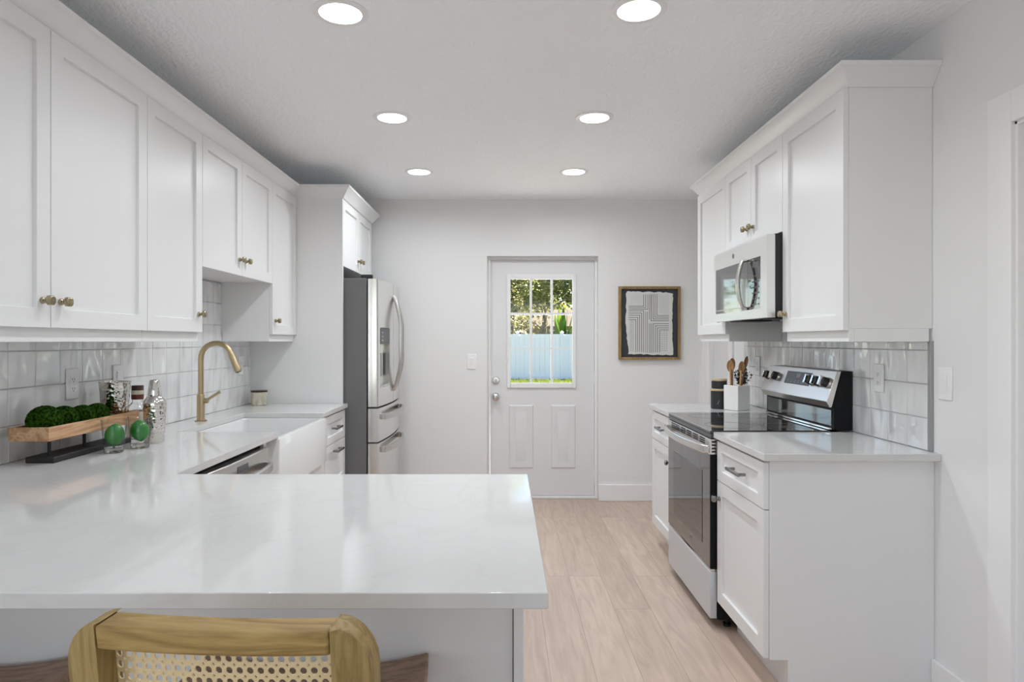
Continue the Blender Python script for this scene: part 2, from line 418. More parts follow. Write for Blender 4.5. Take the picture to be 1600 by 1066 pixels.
w1 = struct(MB().box(-1.25, -1.19, -3.76, -3.68, .4, 2.2).box(1.19, 1.25, -3.76, -3.68, .4, 2.2).box(-1.19, 1.19, -3.76, -3.68, .4, .46)
            .box(-1.19, 1.19, -3.76, -3.68, 2.14, 2.2).box(-.03, .03, -3.76, -3.68, .46, 2.14).build('window_1', M['trim']))
MB().box(-1.19, 1.19, -3.724, -3.718, .46, 2.14).build('pane', M['pane'], w1)
struct(MB().box(-3, 3, 5.62, 6.15, 2.42, 2.52).box(-3, 3, 6.12, 6.18, 2.36, 2.54).build('sun_block_eave', M['trim']))  # unseen eave, added to keep direct sun out of the door glass

# back door: jamb, threshold, leaf
b = MB(); b.box(DX0, DX0 + .02, 5.455, 5.60, 0, DZ); b.box(DX1 - .02, DX1, 5.455, 5.60, 0, DZ); b.box(DX0 + .02, DX1 - .02, 5.455, 5.60, DZ - .022, DZ)
struct(b.build('trim_1', M['trim'], bevel=.002))
struct(MB().box(DX0 + .02, DX1 - .02, 5.448, 5.60, 0, .022).build('trim_2', M['trim'], bevel=.004))
LX0, LX1, LZ0, LZ1, LY = -.121, .743, .026, 1.974, 5.468
GX0, GX1, GZ0, GZ1 = .045, .5645, .955, 1.819
b = MB(); t = .044
b.box(LX0, GX0, LY, LY + t, LZ0, LZ1); b.box(GX1, LX1, LY, LY + t, LZ0, LZ1)
b.box(GX0, GX1, LY, LY + t, GZ1, LZ1); b.box(GX0, GX1, LY, LY + t, LZ0, GZ0)
d1 = struct(b.build('door_1', M['doorpaint'], smooth=False))
b = MB()
for x0, x1, z0, z1 in ((.018, GX0 + .004, .915, 1.859), (GX1 - .004, .592, .915, 1.859), (GX0 + .004, GX1 - .004, GZ1 - .004, 1.859), (GX0 + .004, GX1 - .004, .915, GZ0 + .004)):
    b.box(x0, x1, LY - .014, LY + .002, z0, z1)
b.build('lite_frame', M['trim'], d1, bevel=.005)
b = MB()
for k in (1, 2):
    x = GX0 + (GX1 - GX0) * k / 3; z = GZ0 + (GZ1 - GZ0) * k / 3
    b.box(x - .009, x + .009, LY - .010, LY + .03, GZ0, GZ1); b.box(GX0, GX1, LY - .0085, LY + .029, z - .009, z + .009)
b.build('muntin_grid', M['trim'], d1)
MB().box(GX0, GX1, LY + .032, LY + .036, GZ0, GZ1).build('pane', M['pane'], d1)
for x0, x1 in ((.036, .238), (.385, .587)):       # raised lower panels
    b = MB(); z0, z1 = .25, .775
    def rr(d, y): return [(x0 + d, y, z0 + d), (x1 - d, y, z0 + d), (x1 - d, y, z1 - d), (x0 + d, y, z1 - d)]
    v = rr(0, LY - .0005) + rr(.008, LY - .010) + rr(.022, LY - .010) + rr(.05, LY - .002) + rr(.062, LY - .005)
    f = []
    for q in range(4):
        for i in range(4): f.append((q * 4 + i, q * 4 + (i + 1) % 4, q * 4 + 4 + (i + 1) % 4, q * 4 + 4 + i))
    f.append((16, 17, 18, 19)); f.append((0, 1, 2, 3))
    b.poly(v, f).build('raised_panel', M['doorpaint'], d1)
kn = MB().lathe([(.033, 0), (.033, -.004), (.028, -.010), (.013, -.014), (.012, -.026), (.024, -.034), (.029, -.048), (.027, -.060), (.018, -.067), (0, -.068)], (-.074, LY, .843), axis='y').build('door_knob', M['chrome'], d1)
db = MB().lathe([(.031, 0), (.031, -.006), (.025, -.016), (.0, -.017)], (-.072, LY, .978), axis='y').build('deadbolt', M['chrome'], d1)
MB().box(-.077, -.067, LY - .034, LY - .016, .962, .994).build('thumb_turn', M['chrome'], db, bevel=.003)
for z in (.22, 1.0, 1.78): MB().box(LX1 - .004, LX1 + .001, LY - .006, LY + .002, z - .045, z + .045).build('hinge', M['trim'], d1)

# right doorway beside the camera and the far right one
def side_door(nm, trim, y0, y1, z1, casing, leafx):
    b = MB(); b.box(XR - .004, XR + .134, y0 - .001, y0 + .018, 0, z1); b.box(XR - .004, XR + .134, y1 - .018, y1 + .001, 0, z1); b.box(XR - .004, XR + .134, y0, y1, z1 - .018, z1 + .001)
    b.box(leafx - .012, leafx - .002, y1 - .032, y1 - .017, 0, z1 - .018); b.box(leafx - .012, leafx - .002, y0 + .017, y0 + .032, 0, z1 - .018)
    c = casing
    b.box(XR - .017, XR + .002, y1 - .008, y1 + c, 0, z1 + c); b.box(XR - .017, XR + .002, y0 - c, y0 + .008, 0, z1 + c); b.box(XR - .017, XR + .002, y0 + .008, y1 - .008, z1 - .008, z1 + c)
    struct(b.build(trim, M['trim'], bevel=.002))
    d = struct(MB().door(-1, leafx, y0 + .021, y1 - .021, .012, z1 - .022, .035, .11, .12, .008).build(nm, M['doorpaint']))
    MB().lathe([(.03, 0), (.03, -.006), (.012, -.012), (.012, -.028), (.026, -.038), (.026, -.056), (0, -.064)], (leafx, y0 + .08, .93), axis='x').build('door_knob', M['chrome'], d)
side_door('door_2', 'trim_3', AY0, AY1, AZ, .092, XR + .075)
side_door('door_3', 'trim_4', BY0, BY1, BZ, .07, XR + .03)

def baseboard(nm, x0, x1, y0, y1): struct(MB().box(x0, x1, y0, y1, 0, .135).build(nm, M['trim'], bevel=.004))
baseboard('baseboard_back', DX1 + .001, XR, YB - .015, YB)
baseboard('baseboard_rear', -.83, DX0 - .001, YB - .015, YB)
baseboard('baseboard_right', XR - .015, XR, AY1 + .093, 2.429)
baseboard('baseboard_near', XR - .015, XR, -3.6, AY0 - .093)
baseboard('baseboard_left', XL, XL + .015, -3.6, 1.44)

# ------------------------------------------------------------------ cabinet pieces
def knob(parent, sg, x, y, z, m=None, sz=1.0):
    b = MB(); q = sg * sz
    b.lathe([(.0095 * sz, 0), (.0105 * sz, q * .004), (.0095 * sz, q * .009), (.006 * sz, q * .012), (.006 * sz, q * .016), (.0095 * sz, q * .019)], (x, y, z), 16, 'x')
    h = .0143 * sz; x1 = x + q * .019
    def ring(dx, r): return [(x1 + q * dx, y + r * a, z + r * c) for a, c in ((-1, -.55), (-.55, -1), (.55, -1), (1, -.55), (1, .55), (.55, 1), (-.55, 1), (-1, .55))]
    rs = [ring(0, h * .7), ring(.003, h), ring(.013, h), ring(.0165, h * .78)]
    v = sum(rs, []); f = []
    for k in range(3):
        for i in range(8): f.append((k * 8 + i, k * 8 + (i + 1) % 8, k * 8 + 8 + (i + 1) % 8, k * 8 + 8 + i))
    f += [tuple(range(8)), tuple(range(24, 32))]
    b.poly(v, f)
    return b.build('knob', m or M['bronze'], parent, bevel=.0012)
def pull(parent, sg, x, y, z, half=.062, m=None):
    b = MB(); o = sg * .032
    for s in (-1, 1): b.box(min(x, x + o), max(x, x + o), y + s * half - .006, y + s * half + .006, z - .006, z + .006)
    b.box(min(x + o - .006, x + o + .006), max(x + o - .006, x + o + .006), y - half - .014, y + half + .014, z - .0065, z + .0065)
    return b.build('bar_pull', m or M['nickel'], parent, bevel=.003)

BOT, SHORT, TOP = 1.345, 1.643, 2.242
def upper(label, sg, y0, y1, zb, doors, xw, xbox, rail=True, name='wall_cabinet', grp=None, rail_end=None):
    """doors: list of (ya, yb, knob side or None); sg +1 faces +x"""
    xf = xbox + sg * .021
    t = thing(name, (xbox, (y0 + y1) / 2, zb), label, 'cabinet', grp)
    a, c = sorted((xw, xbox))
    bb = MB().box(a, c, y0 + .0008, y1 - .0008, zb + .006, 2.268)
    bb.build('cabinet_box', M['cab'], t, bevel=.001)
    for ya, yb, ks in doors:
        d = MB().door(sg, xf, ya + .0016, yb - .0016, zb, TOP).build('door', M['cab'], t, bevel=.0007)
        if ks is not None: knob(d, sg, xf, (yb - .040 if ks > 0 else ya + .040), zb + .08)
    if rail:
        r0, r1 = sorted((xbox, xbox - sg * .019))
        b = MB().box(r0, r1, y0 + .001, y1 - .001, 1.302, zb + .006)
        for ye in (y0, y1):
            if rail_end and ye in rail_end:
                e0 = ye + .001 if ye == y0 else ye - .020
                b.box(min(xw + sg * .012, r0), max(xw + sg * .012, r0) if sg < 0 else r0, e0, e0 + .019, 1.302, zb + .006) if sg > 0 else b.box(r1, xw - .012, e0, e0 + .019, 1.302, zb + .006)
        b.build('light_rail', M['cab'], t, bevel=.0015)
    return t

LB, LW = -1.386, XL + .001       # left cabinet fronts, wall
upper('white shaker wall cabinet with two tall doors above the moss ball tray', 1, 1.447, 2.519, BOT, [(1.447, 1.983, 1), (1.983, 2.519, -1)], LW, LB)
upper('white single-door shaker wall cabinet above the cocktail shaker, left of the sink', 1, 2.519, 2.978, BOT, [(2.519, 2.978, 1)], LW, LB, rail_end=(2.978,))
upper('short white two-door wall cabinet over the farmhouse sink', 1, 2.978, 3.878, SHORT, [(2.978, 3.428, 1), (3.428, 3.878, -1)], LW, LB, rail=False)
upper('narrow white wall cabinet between the sink and the tall fridge panel', 1, 3.878, 4.328, BOT, [(3.878, 4.328, -1)], LW, LB, rail_end=(3.878,))
upper('deep white two-door cabinet above the refrigerator', 1, 4.352, 5.272, 1.80, [(4.352, 4.812, 1), (4.812, 5.272, -1)], LW, -1.085, rail=False)
RB, RW = 1.275, XR - .001
upper('large white single-door wall cabinet right of the microwave', -1, 2.44, 2.976, BOT, [(2.44, 2.976, 1)], RW, RB, rail_end=(2.44, 2.976))
upper('short white two-door wall cabinet directly above the microwave', -1, 2.976, 3.742, 1.80, [(2.976, 3.359, 1), (3.359, 3.742, -1)], RW, RB, rail=False)
upper('narrow white wall cabinet left of the microwave, nearest the framed art', -1, 3.742, 4.284, BOT, [(3.742, 4.284, -1)], RW, RB, rail_end=(3.742, 4.284))
tag(MB().box(LW, -1.085 + .021, 4.330, 4.3505, 0, 2.268).build('fridge_side_panel', M['cab'], bevel=.001, loc=(-1.37, 4.34, 0)),
    'tall white panel standing between the counter end and the refrigerator', 'panel')

def crown(path, normals, name, label):
    """path points in plan, normals: mitre offset directions"""
    prof = [(0, 2.244), (.004, 2.244), (.010, 2.252), (.044, 2.300), (.055, 2.306), (.055, 2.322), (-.02, 2.322), (-.02, 2.27), (0, 2.27)]
    b = MB(); rings = []
    for (x, y), (nx, ny) in zip(path, normals):
        rings.append([b.bm.verts.new((x + nx * o, y + ny * o, z)) for o, z in prof])
    for A, B in zip(rings, rings[1:]):
        for i in range(len(prof)):
            j = (i + 1) % len(prof); b.bm.faces.new([A[i], A[j], B[j], B[i]])
    b.bm.faces.new(rings[0]); b.bm.faces.new(rings[-1][::-1])
    o = b.build(name, M['cab'], loc=(path[0][0], path[0][1], 2.244))
    return tag(o, label, 'moulding')
crown([(LB, 1.447), (LB, 4.3295), (-1.063, 4.3295), (-1.063, 5.272), (LW, 5.272)], [(1, 0), (1, -1), (1, -1), (1, 1), (0, 1)], 'crown_moulding', 'white crown moulding topping the left cabinets and fridge cabinet')
crown([(RW, 2.44), (RB, 2.44), (RB, 4.284), (RW, 4.284)], [(0, -1), (-1, -1), (-1, 1), (0, 1)], 'crown_moulding', 'white crown moulding topping the right cabinets above the microwave')

# ------------------------------------------------------------------ tile
def backsplash(label, sg, xw, y0, y1, yphase, tops, endtrim=None):
    t = thing('tile_backsplash', (xw, (y0 + y1) / 2, .895), label, 'backsplash')
    rnd = random.Random(3 if sg > 0 else 5)
    g = MB()
    for ya, yb, zt in tops: g.box(min(xw, xw + sg * .0065), max(xw, xw + sg * .0065), ya, yb, .8955, zt)
    g.build('grout', M['grout'], t)
    b = MB(); PY, PZ, G = .1300, .1270, .0013
    k = math.floor((y0 - yphase) / PY)
    while yphase + k * PY < y1:
        for r in range(0, 7):
            ya, yb = yphase + k * PY + G, yphase + (k + 1) * PY - G
            z0, z1 = .8895 + r * PZ + G, .8895 + (r + 1) * PZ - G
            z0 = max(z0, .8965)
            for ta, tb, zt in tops:
                a, c, zz = max(ya, ta), min(yb, tb), min(z1, zt)
                if c - a < .004 or zz - z0 < .004: continue
                tl, tv = rnd.uniform(-.0009, .0009), rnd.uniform(-.0009, .0009)
                def F(y, z): return xw + sg * (.0096 + tl * (y - ya) / PY * 2 - tl + tv * (z - z0) / PZ * 2 - tv)
                e = .0018
                v = [(xw, a, z0), (xw, c, z0), (xw, c, zz), (xw, a, zz)]
                v += [(F(y, z) - sg * .0014, y, z) for y, z in ((a, z0), (c, z0), (c, zz), (a, zz))]
                v += [(F(y, z), y, z) for y, z in ((a + e, z0 + e), (c - e, z0 + e), (c - e, zz - e), (a + e, zz - e))]
                f = [(8, 9, 10, 11)]
                for i in range(4):
                    j = (i + 1) % 4; f += [(i, j, 4 + j, 4 + i), (4 + i, 4 + j, 8 + j, 8 + i)]
                b.poly(v, f)
        k += 1
    b.build('tile_field', M['tile'], t, smooth=False)
    if endtrim:
        MB().box(xw - .0125, xw, endtrim - .018, endtrim, .8955, 1.305).build('edge_trim', M['metaltrim'], t, bevel=.001)
backsplash('glossy white square tile backsplash behind the farmhouse sink and moss tray', 1, XL, 1.45, 4.329, 2.211, [(1.45, 2.978, 1.347), (2.978, 3.878, 1.640), (3.878, 4.329, 1.347)])
backsplash('glossy white square tile backsplash behind the range', -1, XR, 2.452, 4.34, 2.452, [(2.452, 2.976, 1.302), (2.976, 3.742, 1.405), (3.742, 4.34, 1.338)], endtrim=2.452)

# ------------------------------------------------------------------ counters and base cabinets
CT, CB = .895, .868
poly = [(XL + .001, 1.073), (.071, 1.073), (.071, 2.03), (-1.02, 2.03), (-1.02, 2.974), (-1.48, 2.974), (-1.48, 3.75), (-1.03, 3.75), (-1.03, 4.3285), (XL + .001, 4.3285)]
tag(MB().prism(poly, CB, CT).build('countertop', M['quartz'], bevel=.002, loc=(-.8, 1.55, CB)), 'large white quartz peninsula countertop running on around the sink', 'countertop')
tag(MB().box(.941, XR - .001, 2.39, 2.970, CB, CT).build('countertop', M['quartz'], bevel=.002, loc=(1.26, 2.68, CB)), 'short white quartz countertop between the range and the right doorway', 'countertop')
tag(MB().box(.941, XR - .001, 3.744, 4.317, CB, CT).build('countertop', M['quartz'], bevel=.002, loc=(1.26, 4.03, CB)), 'short white quartz countertop under the utensil crock and black canisters', 'countertop')

# peninsula carcass
t = thing('peninsula_cabinet', (-.8, 1.72, 0), 'white panelled cabinet base under the peninsula countertop', 'cabinet')
MB().box(XL + .02, .018, 1.462, 1.985, 0, CB - .0005).build('back_panel', M['cab'], t, bevel=.001)
MB().box(.0195, .042, 1.45, 1.985, 0, CB - .0005).build('end_panel', M['cab'], t, bevel=.002)

def base_right(label, y0, y1, knobside, end_lo=None, end_hi=None):
    t = thing('base_cabinet', (1.27, (y0 + y1) / 2, 0), label, 'cabinet')
    b = MB()
    for s0, s1 in ((y0, y0 + .018), (y1 - .018, y1)):      # side panels with a toe notch
        b.prism([(.976, .128), (1.045, .128), (1.045, 0), (RW, 0), (RW, CB - .0005), (.976, CB - .0005)], s0, s1, 'y')
    b.box(.976, RW, y0 + .018, y1 - .018, .128, CB - .0005)
    b.build('cabinet_box', M['cab'], t, bevel=.001)
    MB().box(1.046, 1.062, y0 + .019, y1 - .019, 0, .128).build('toe_kick', M['cab'], t)
    dr = MB().door(-1, .955, y0 + .002, y1 - .002, .683, .856, .02, .057, .045).build('drawer', M['cab'], t, bevel=.0007)
    pull(dr, -1, .955 + .008, (y0 + y1) / 2, .770)
    d = MB().door(-1, .955, y0 + .002, y1 - .002, .135, .679).build('door', M['cab'], t, bevel=.0007)
    knob(d, -1, .955, (y1 - .04 if knobside > 0 else y0 + .04), .605, M['nickel'])
    return t
base_right('white base cabinet right of the range, its blank side facing the camera', 2.43, 2.964, 1)
base_right('white base cabinet left of the range, nearest the back door', 3.750, 4.27, -1)

# left base units
t = thing('base_cabinet', (-1.36, 4.09, 0), 'white drawer base cabinet between the sink and the refrigerator', 'cabinet')
MB().box(LW, -1.068, 3.842, 4.327, .128, CB - .0005).box(LW, -1.13, 3.842, 4.327, 0, .128).build('cabinet_box', M['cab'], t, bevel=.001)
for z0, z1, pz in ((.683, .856, .770), (.411, .679, .632), (.135, .407, .36)):
    dr = MB().door(1, -1.047, 3.845, 4.324, z0, z1, .02, .057, .045).build('drawer', M['cab'], t, bevel=.0007)
    pull(dr, 1, -1.047 - (0 if pz < .7 else .008), 4.085, pz)
t = thing('sink_base_cabinet', (-1.36, 3.36, 0), 'white base cabinet carrying the farmhouse sink', 'cabinet')
b = MB(); b.box(LW, -1.068, 2.862, 2.958, 0, CB - .0005); b.box(LW, -1.068, 3.768, 3.840, 0, CB - .0005); b.box(LW, -1.068, 2.958, 3.768, .1, .59)
b.build('cabinet_box', M['cab'], t, bevel=.001)
for ya, yb, ks in ((2.900, 3.363, 1), (3.363, 3.826, -1)):
    d = MB().door(1, -1.047, ya + .002, yb - .002, .135, .600).build('door', M['cab'], t, bevel=.0007)
    knob(d, 1, -1.047, yb - .04 if ks > 0 else ya + .04, .55, M['nickel'])
MB().box(-1.067, -1.047, 2.863, 2.897, .135, .86).build('filler_strip', M['cab'], t)

# farmhouse sink
t = thing('farmhouse_sink', (-1.25, 3.362, .62), 'white fireclay farmhouse sink with a plain apron front, let into the counter', 'sink')
ax, bx, y0, y1, zt, zb = -1.014, -1.50, 2.962, 3.764, CB - .0008, .62
b = MB()
def ringr(x0, x1, ya, yb, z, r, n=6):
    out = []
    for cx, cy, a0 in ((x1 - r, ya + r, -90), (x1 - r, yb - r, 0), (x0 + r, yb - r, 90), (x0 + r, ya + r, 180)):
        for k in range(n + 1):
            a = R(a0 + 90 * k / n); out.append((cx + r * math.cos(a), cy + r * math.sin(a), z))
    return out
w = .022
L = [ringr(bx, ax, y0, y1, zb, .012), ringr(bx, ax, y0, y1, zt - .006, .012), ringr(bx + .004, ax - .004, y0 + .004, y1 - .004, zt, .012),
     ringr(bx + w, ax - w, y0 + w, y1 - w, zt, .03), ringr(bx + w + .004, ax - w - .004, y0 + w + .004, y1 - w - .004, zt - .006, .03),
     ringr(bx + w + .008, ax - w - .008, y0 + w + .008, y1 - w - .008, zb + .05, .04), ringr(bx + w + .03, ax - w - .03, y0 + w + .03, y1 - w - .03, zb + .025, .05)]
n = len(L[0]); v = sum(L, []); f = [tuple(range(n))]
for k in range(len(L) - 1):
    for i in range(n): f.append((k * n + i, k * n + (i + 1) % n, (k + 1) * n + (i + 1) % n, (k + 1) * n + i))
f.append(tuple(range((len(L) - 1) * n, len(L) * n)))
b.poly(v, f).build('basin', M['fireclay'], t)
MB().lathe([(.045, 0), (.045, .004), (.038, .006), (.03, .002), (0, .002)], (-1.27, 3.36, zb + .0255)).build('drain', M['chrome'], t)

# dishwasher
t = thing('dishwasher', (-1.34, 2.55, 0), 'stainless steel dishwasher under the counter beside the sink', 'dishwasher')
MB().box(LW + .05, -1.06, 2.245, 2.855, .10, .862).build('tub_body', M['black'], t)
dwf = MB().prism([(-1.058, 2.248), (-1.022, 2.248), (-1.014, 2.40), (-1.012, 2.55), (-1.014, 2.70), (-1.022, 2.852), (-1.058, 2.852)], .11, .848).build('door', M['steel'], t, bevel=.004)
hp = [(-1.018, 2.29, .775), (-.988, 2.31, .775)] + [(-.985 + .022 * math.sin(PI * k / 10), 2.31 + .48 * k / 10, .775) for k in range(1, 10)] + [(-.988, 2.79, .775), (-1.018, 2.81, .775)]
MB().bar(hp, .016, .034).build('handle', M['steel'], dwf, bevel=.004)
MB().box(-1.016, -1.0105, 2.50, 2.60, .800, .826).build('display', M['greypanel'], dwf)
MB().box(-1.12, -1.10, 2.25, 2.85, 0, .10).build('toe_plate', M['blackmatte'], t)

# faucet
t = thing('faucet', (-1.553, 3.37, CT), 'brushed gold gooseneck faucet behind the sink', 'faucet')
fx, fy = -1.553, 3.37
MB().lathe([(.029, 0), (.029, .005), (.021, .008), (.0195, .012), (.0195, .133), (.017, .138), (.0, .138)], (fx, fy, CT)).build('base', M['brass'], t)
arc = [(fx, fy, CT + .13), (fx, fy, 1.14), (fx, fy, 1.215)]
r_ = .079
for k in range(1, 13):
    a = PI - R(164) * k / 12
    arc.append((fx + r_ + r_ * math.cos(a), fy, 1.215 + r_ * math.sin(a)))
MB().tube(arc, .0135, 16).build('gooseneck', M['brass'], t)
e = Vector(arc[-1]); dr_ = (Vector(arc[-1]) - Vector(arc[-2])).normalized()
sp = MB().tube([e - dr_ * .005, e + dr_ * .02, e + dr_ * .075, e + dr_ * .096], [.0145, .0155, .0175, .0165], 16).build('spray_head', M['brass'], t)
MB().tube([e + dr_ * .094, e + dr_ * .0985], .0135, 16).build('nozzle', M['blackmatte'], sp)
MB().box(e.x + .022, e.x + .029, fy - .005, fy + .005, e.z - .068, e.z - .03).build('spray_button', M['brass'], sp, bevel=.002)
hd = MB().lathe([(.013, 0), (.013, .022), (.0, .024)], (fx + .017, fy, 1.000), 16, 'x').build('handle_hub', M['brass'], t)
MB().tube([(fx + .03, fy, 1.0), (fx + .048, fy, 1.014), (fx + .098, fy, 1.045)], [.0065, .0075, .008], 12).build('lever', M['brass'], hd)

# ------------------------------------------------------------------ refrigerator
t = thing('refrigerator', (-1.25, 4.815, 0), 'stainless french-door refrigerator beside the back wall', 'refrigerator')
FY0, FY1 = 4.366, 5.264
MB().box(-1.655, -.915, FY0, FY1, .03, 1.722).build('cabinet_body', M['fridgeside'], t, bevel=.004)
def ff(y): return -.842 + .030 * (1 - ((y - 4.815) / .449) ** 2)
def slab(b, ya, yb, z0, z1, back=-.905, dep=0, e0=False, e1=False, n=10):
    pts = [(back, ya)]
    for k in range(n + 1):
        y = ya + (yb - ya) * k / n; x = ff(y) - dep
        if e0 and k == 0: pts.append((x - .012, y)); pts.append((ff(y + .003) - .003, y + .003)); y += .010; x = ff(y)
        if e1 and k == n: pts.append((ff(y - .010), y - .010)); pts.append((ff(y - .003) - .003, y - .003)); x -= .012
        pts.append((x, y))
    pts.append((back, yb))
    b.prism(pts, z0, z1)
b = MB()
D0, D1 = 4.425, 4.665
slab(b, FY0 + .001, D0, .868, 1.718, e0=True); slab(b, D1, 4.811, .868, 1.718); slab(b, D0, D1, 1.395, 1.718); slab(b, D0, D1, .868, .99); slab(b, D0, D1, .99, 1.395, dep=.05)
ld = b.build('door', M['steelv'], t)
b = MB(); slab(b, D0 + .004, D1 - .004, 1.285, 1.391, back=ff(D0) - .045, dep=-.003); dp = b.build('dispenser_panel', M['greypanel'], ld)
for q in (0, 1):
    for k in range(3): MB().box(ff(4.45) + .0035, ff(4.45) + .0075, 4.452 + q * .12, 4.470 + q * .12, 1.305 + k * .027, 1.313 + k * .027).build('button', M['lightmark'], dp)
MB().box(ff(D0) - .046, ff(D0) + .004, D0 + .003, D1 - .003, .99, 1.004).build('drip_tray', M['steel'], ld)
MB().box(ff(D0) - .047, ff(D0) - .02, 4.50, 4.59, 1.06, 1.22).build('dispenser_paddle', M['greypanel'], ld, bevel=.004)
b = MB(); slab(b, 4.819, FY1 - .001, .868, 1.718, e1=True); rd = b.build('door', M['steelv'], t)
for door, sgn in ((ld, -1), (rd, 1)):
    p = []
    for k in range(17):
        u = k / 16; z = .945 + .69 * u; s_ = math.sin(PI * u)
        p.append((ff(4.815) + .002 + .058 * min(1, s_ * 1.25) ** .8, 4.815 + sgn * (.024 + .022 * s_), z))
    MB().bar(p, .022, .028, up=Vector((0, 1, 0))).build('handle', M['steel'], door, bevel=.006)
for z0, z1, hz in ((.634, .856, .795), (.085, .624, .573)):
    b = MB(); slab(b, FY0 + .001, FY1 - .001, z0, z1, e0=True, e1=True, n=16); dw = b.build('freezer_drawer', M['steelv'], t)
    p = [(ff(4.46) - .002, 4.46, hz)] + [(ff(4.46 + .71 * k / 12) + .016 + .036 * math.sin(PI * k / 12) ** .6, 4.46 + .71 * k / 12, hz) for k in range(13)] + [(ff(5.17) - .002, 5.17, hz)]
    MB().bar(p, .018, .040).build('handle', M['steel'], dw, bevel=.005)
for y in (FY0 + .032, FY1 - .032): MB().box(-.955, -.88, y - .02, y + .02, 1.7225, 1.747).build('hinge_cover', M['blackmatte'], t, bevel=.004)
b = MB()
for z in (.628, .861): b.box(-.914, -.855, FY0 + .003, FY1 - .003, z - .003, z + .003)
b.build('door_gasket', M['blackmatte'], t)
MB().box(-1.6, -.93, FY0 + .02, FY1 - .02, 0, .0295).build('base_grille', M['blackmatte'], t)

# ------------------------------------------------------------------ range
RY0, RY1 = 2.975, 3.739
t = thing('electric_range', (1.25, 3.357, 0), 'stainless and black freestanding electric range between the right base cabinets', 'range')
MB().box(.962, 1.560, RY0 + .002, RY1 - .002, .045, .884).build('oven_body', M['black'], t, bevel=.002)
for x in (1.02, 1.5):
    for y in (RY0 + .05, RY1 - .05): MB().lathe([(.018, 0), (.018, .012), (.008, .014), (.008, .0445)], (x, y, 0), 12).build('foot', M['blackmatte'], t)
ck = MB().box(.930, 1.470, RY0, RY1, .885, .9005).build('cooktop', M['blackglass'], t, bevel=.003)
for cx, cy, r in ((1.08, 3.17, .115), (1.08, 3.55, .09), (1.33, 3.17, .08), (1.33, 3.55, .10)):
    MB().lathe([(r, 0), (r + .0015, 0), (r + .0015, .0003), (r, .0003)], (cx, cy, .9006), 48, close=True).build('burner_ring', M['greypanel'], ck)
MB().box(.930, .944, RY0 + .001, RY1 - .001, .866, .8845).build('front_band', M['greypanel'], t)
MB().box(.925, .9295, RY0 + .002, RY1 - .002, .8985, .9015).build('chrome_lip', M['steelp'], t)
# oven door
dg = MB().box(.9295, .961, RY0 + .004, RY1 - .004, .278, .790).build('oven_door', M['black'], t, bevel=.001)
MB().box(.9278, .9294, RY0 + .005, RY1 - .005, .279, .789).build('door_glass', M['ovenglass'], dg)
MB().box(.9262, .9275, RY0 + .12, RY1 - .12, .36, .70).build('door_window', M['blackglass'], dg)
MB().box(.9265, .961, RY0 + .004, RY1 - .004, .7905, .862).build('vent_strip', M['steelv'], dg, bevel=.002)
for gy in (3.09, 3.20, 3.31, 3.42, 3.53, 3.62):
    for k in range(3):
        for q in (0, 1): MB().box(.9254, .9264, gy + q * .042 - .038, gy + q * .042 - .004, .829 + k * .0105, .835 + k * .0105).build('vent_slot', M['blackmatte'], dg)
for k in range(4): MB().box(.936, .956, RY0 + .0034, RY0 + .0042, .800 + k * .015, .808 + k * .015).build('vent_slot', M['blackmatte'], dg)
hp = [(.927, RY0 + .012, .815), (.905, RY0 + .02, .815)] + [(.903 - .030 * math.sin(PI * k / 14), RY0 + .02 + .724 * k / 14, .815) for k in range(1, 14)] + [(.905, RY1 - .02, .815), (.927, RY1 - .012, .815)]
MB().bar(hp, .013, .036).build('handle', M['steelv'], dg, bevel=.005)
def emblem(parent, x, y, z, r, sg, fill, line):
    e = MB().lathe([(r, 0), (r, sg * .001), (0, sg * .0012)], (x, y, z), 28, 'x').build('emblem', fill, parent)
    b = MB(); xx = x + sg * .0016
    b.tube([(xx, y + r * .86 * math.cos(a), z + r * .86 * math.sin(a)) for a in [2 * PI * k / 24 for k in range(25)]], r * .07, 6)
    for q in (-1, 1):
        b.tube([(xx, y + q * r * .28 + r * .26 * math.cos(a), z + r * .38 * math.sin(a)) for a in [R(40) + R(280) * k / 14 for k in range(15)]], r * .07, 6)
    b.build('emblem_script', line, e)
emblem(dg, .9278, 3.28, .335, .011, -1, M['lightmark'], M['greypanel'])
dr = MB().box(.928, .960, RY0 + .004, RY1 - .004, .050, .262).build('storage_drawer', M['steelm'], t, bevel=.003)
MB().prism([(RY0 + .005, .264), (RY1 - .005, .264), (RY1 - .005, .273)] + [(RY0 + .53 - .30 * k / 8, .273 - .006 * math.sin(PI * k / 8)) for k in range(9)] + [(RY0 + .005, .273)], .932, .960, 'x').build('drawer_grip', M['steelp'], dr)
# backguard
bg = MB().prism([(1.487, .9015), (1.570, .9015), (1.570, 1.168), (1.520, 1.168), (1.478, 1.008), (1.487, 1.0)], RY0 + .001, RY1 - .001, 'y').build('backguard', M['black'], t, bevel=.002)
MB().box(1.471, 1.486, RY0 + .014, RY1 - .014, .9015, .912).build('backguard_lip', M['steelp'], bg, bevel=.002)
MB().box(1.4835, 1.4868, RY0 + .02, RY1 - .02, .918, .992).build('gloss_splash', M['ovenglass'], bg, bevel=.003)
cp = MB().prism([(1.4515, 1.031), (1.4995, 1.168), (1.5195, 1.1685), (1.4775, 1.0075), (1.468, 1.003)], RY0, RY1, 'y').build('control_panel', M['steelpanel'], bg, bevel=.002)
sl = Vector((1.4995 - 1.4515, 0, 1.168 - 1.031)).normalized(); nn = Vector((-sl.z, 0, sl.x))
def onpanel(u, y, d): # u 0..1 up the slope
    return Vector((1.4515, y, 1.031)) + Vector((1.4995 - 1.4515, 0, 1.168 - 1.031)) * u + nn * d
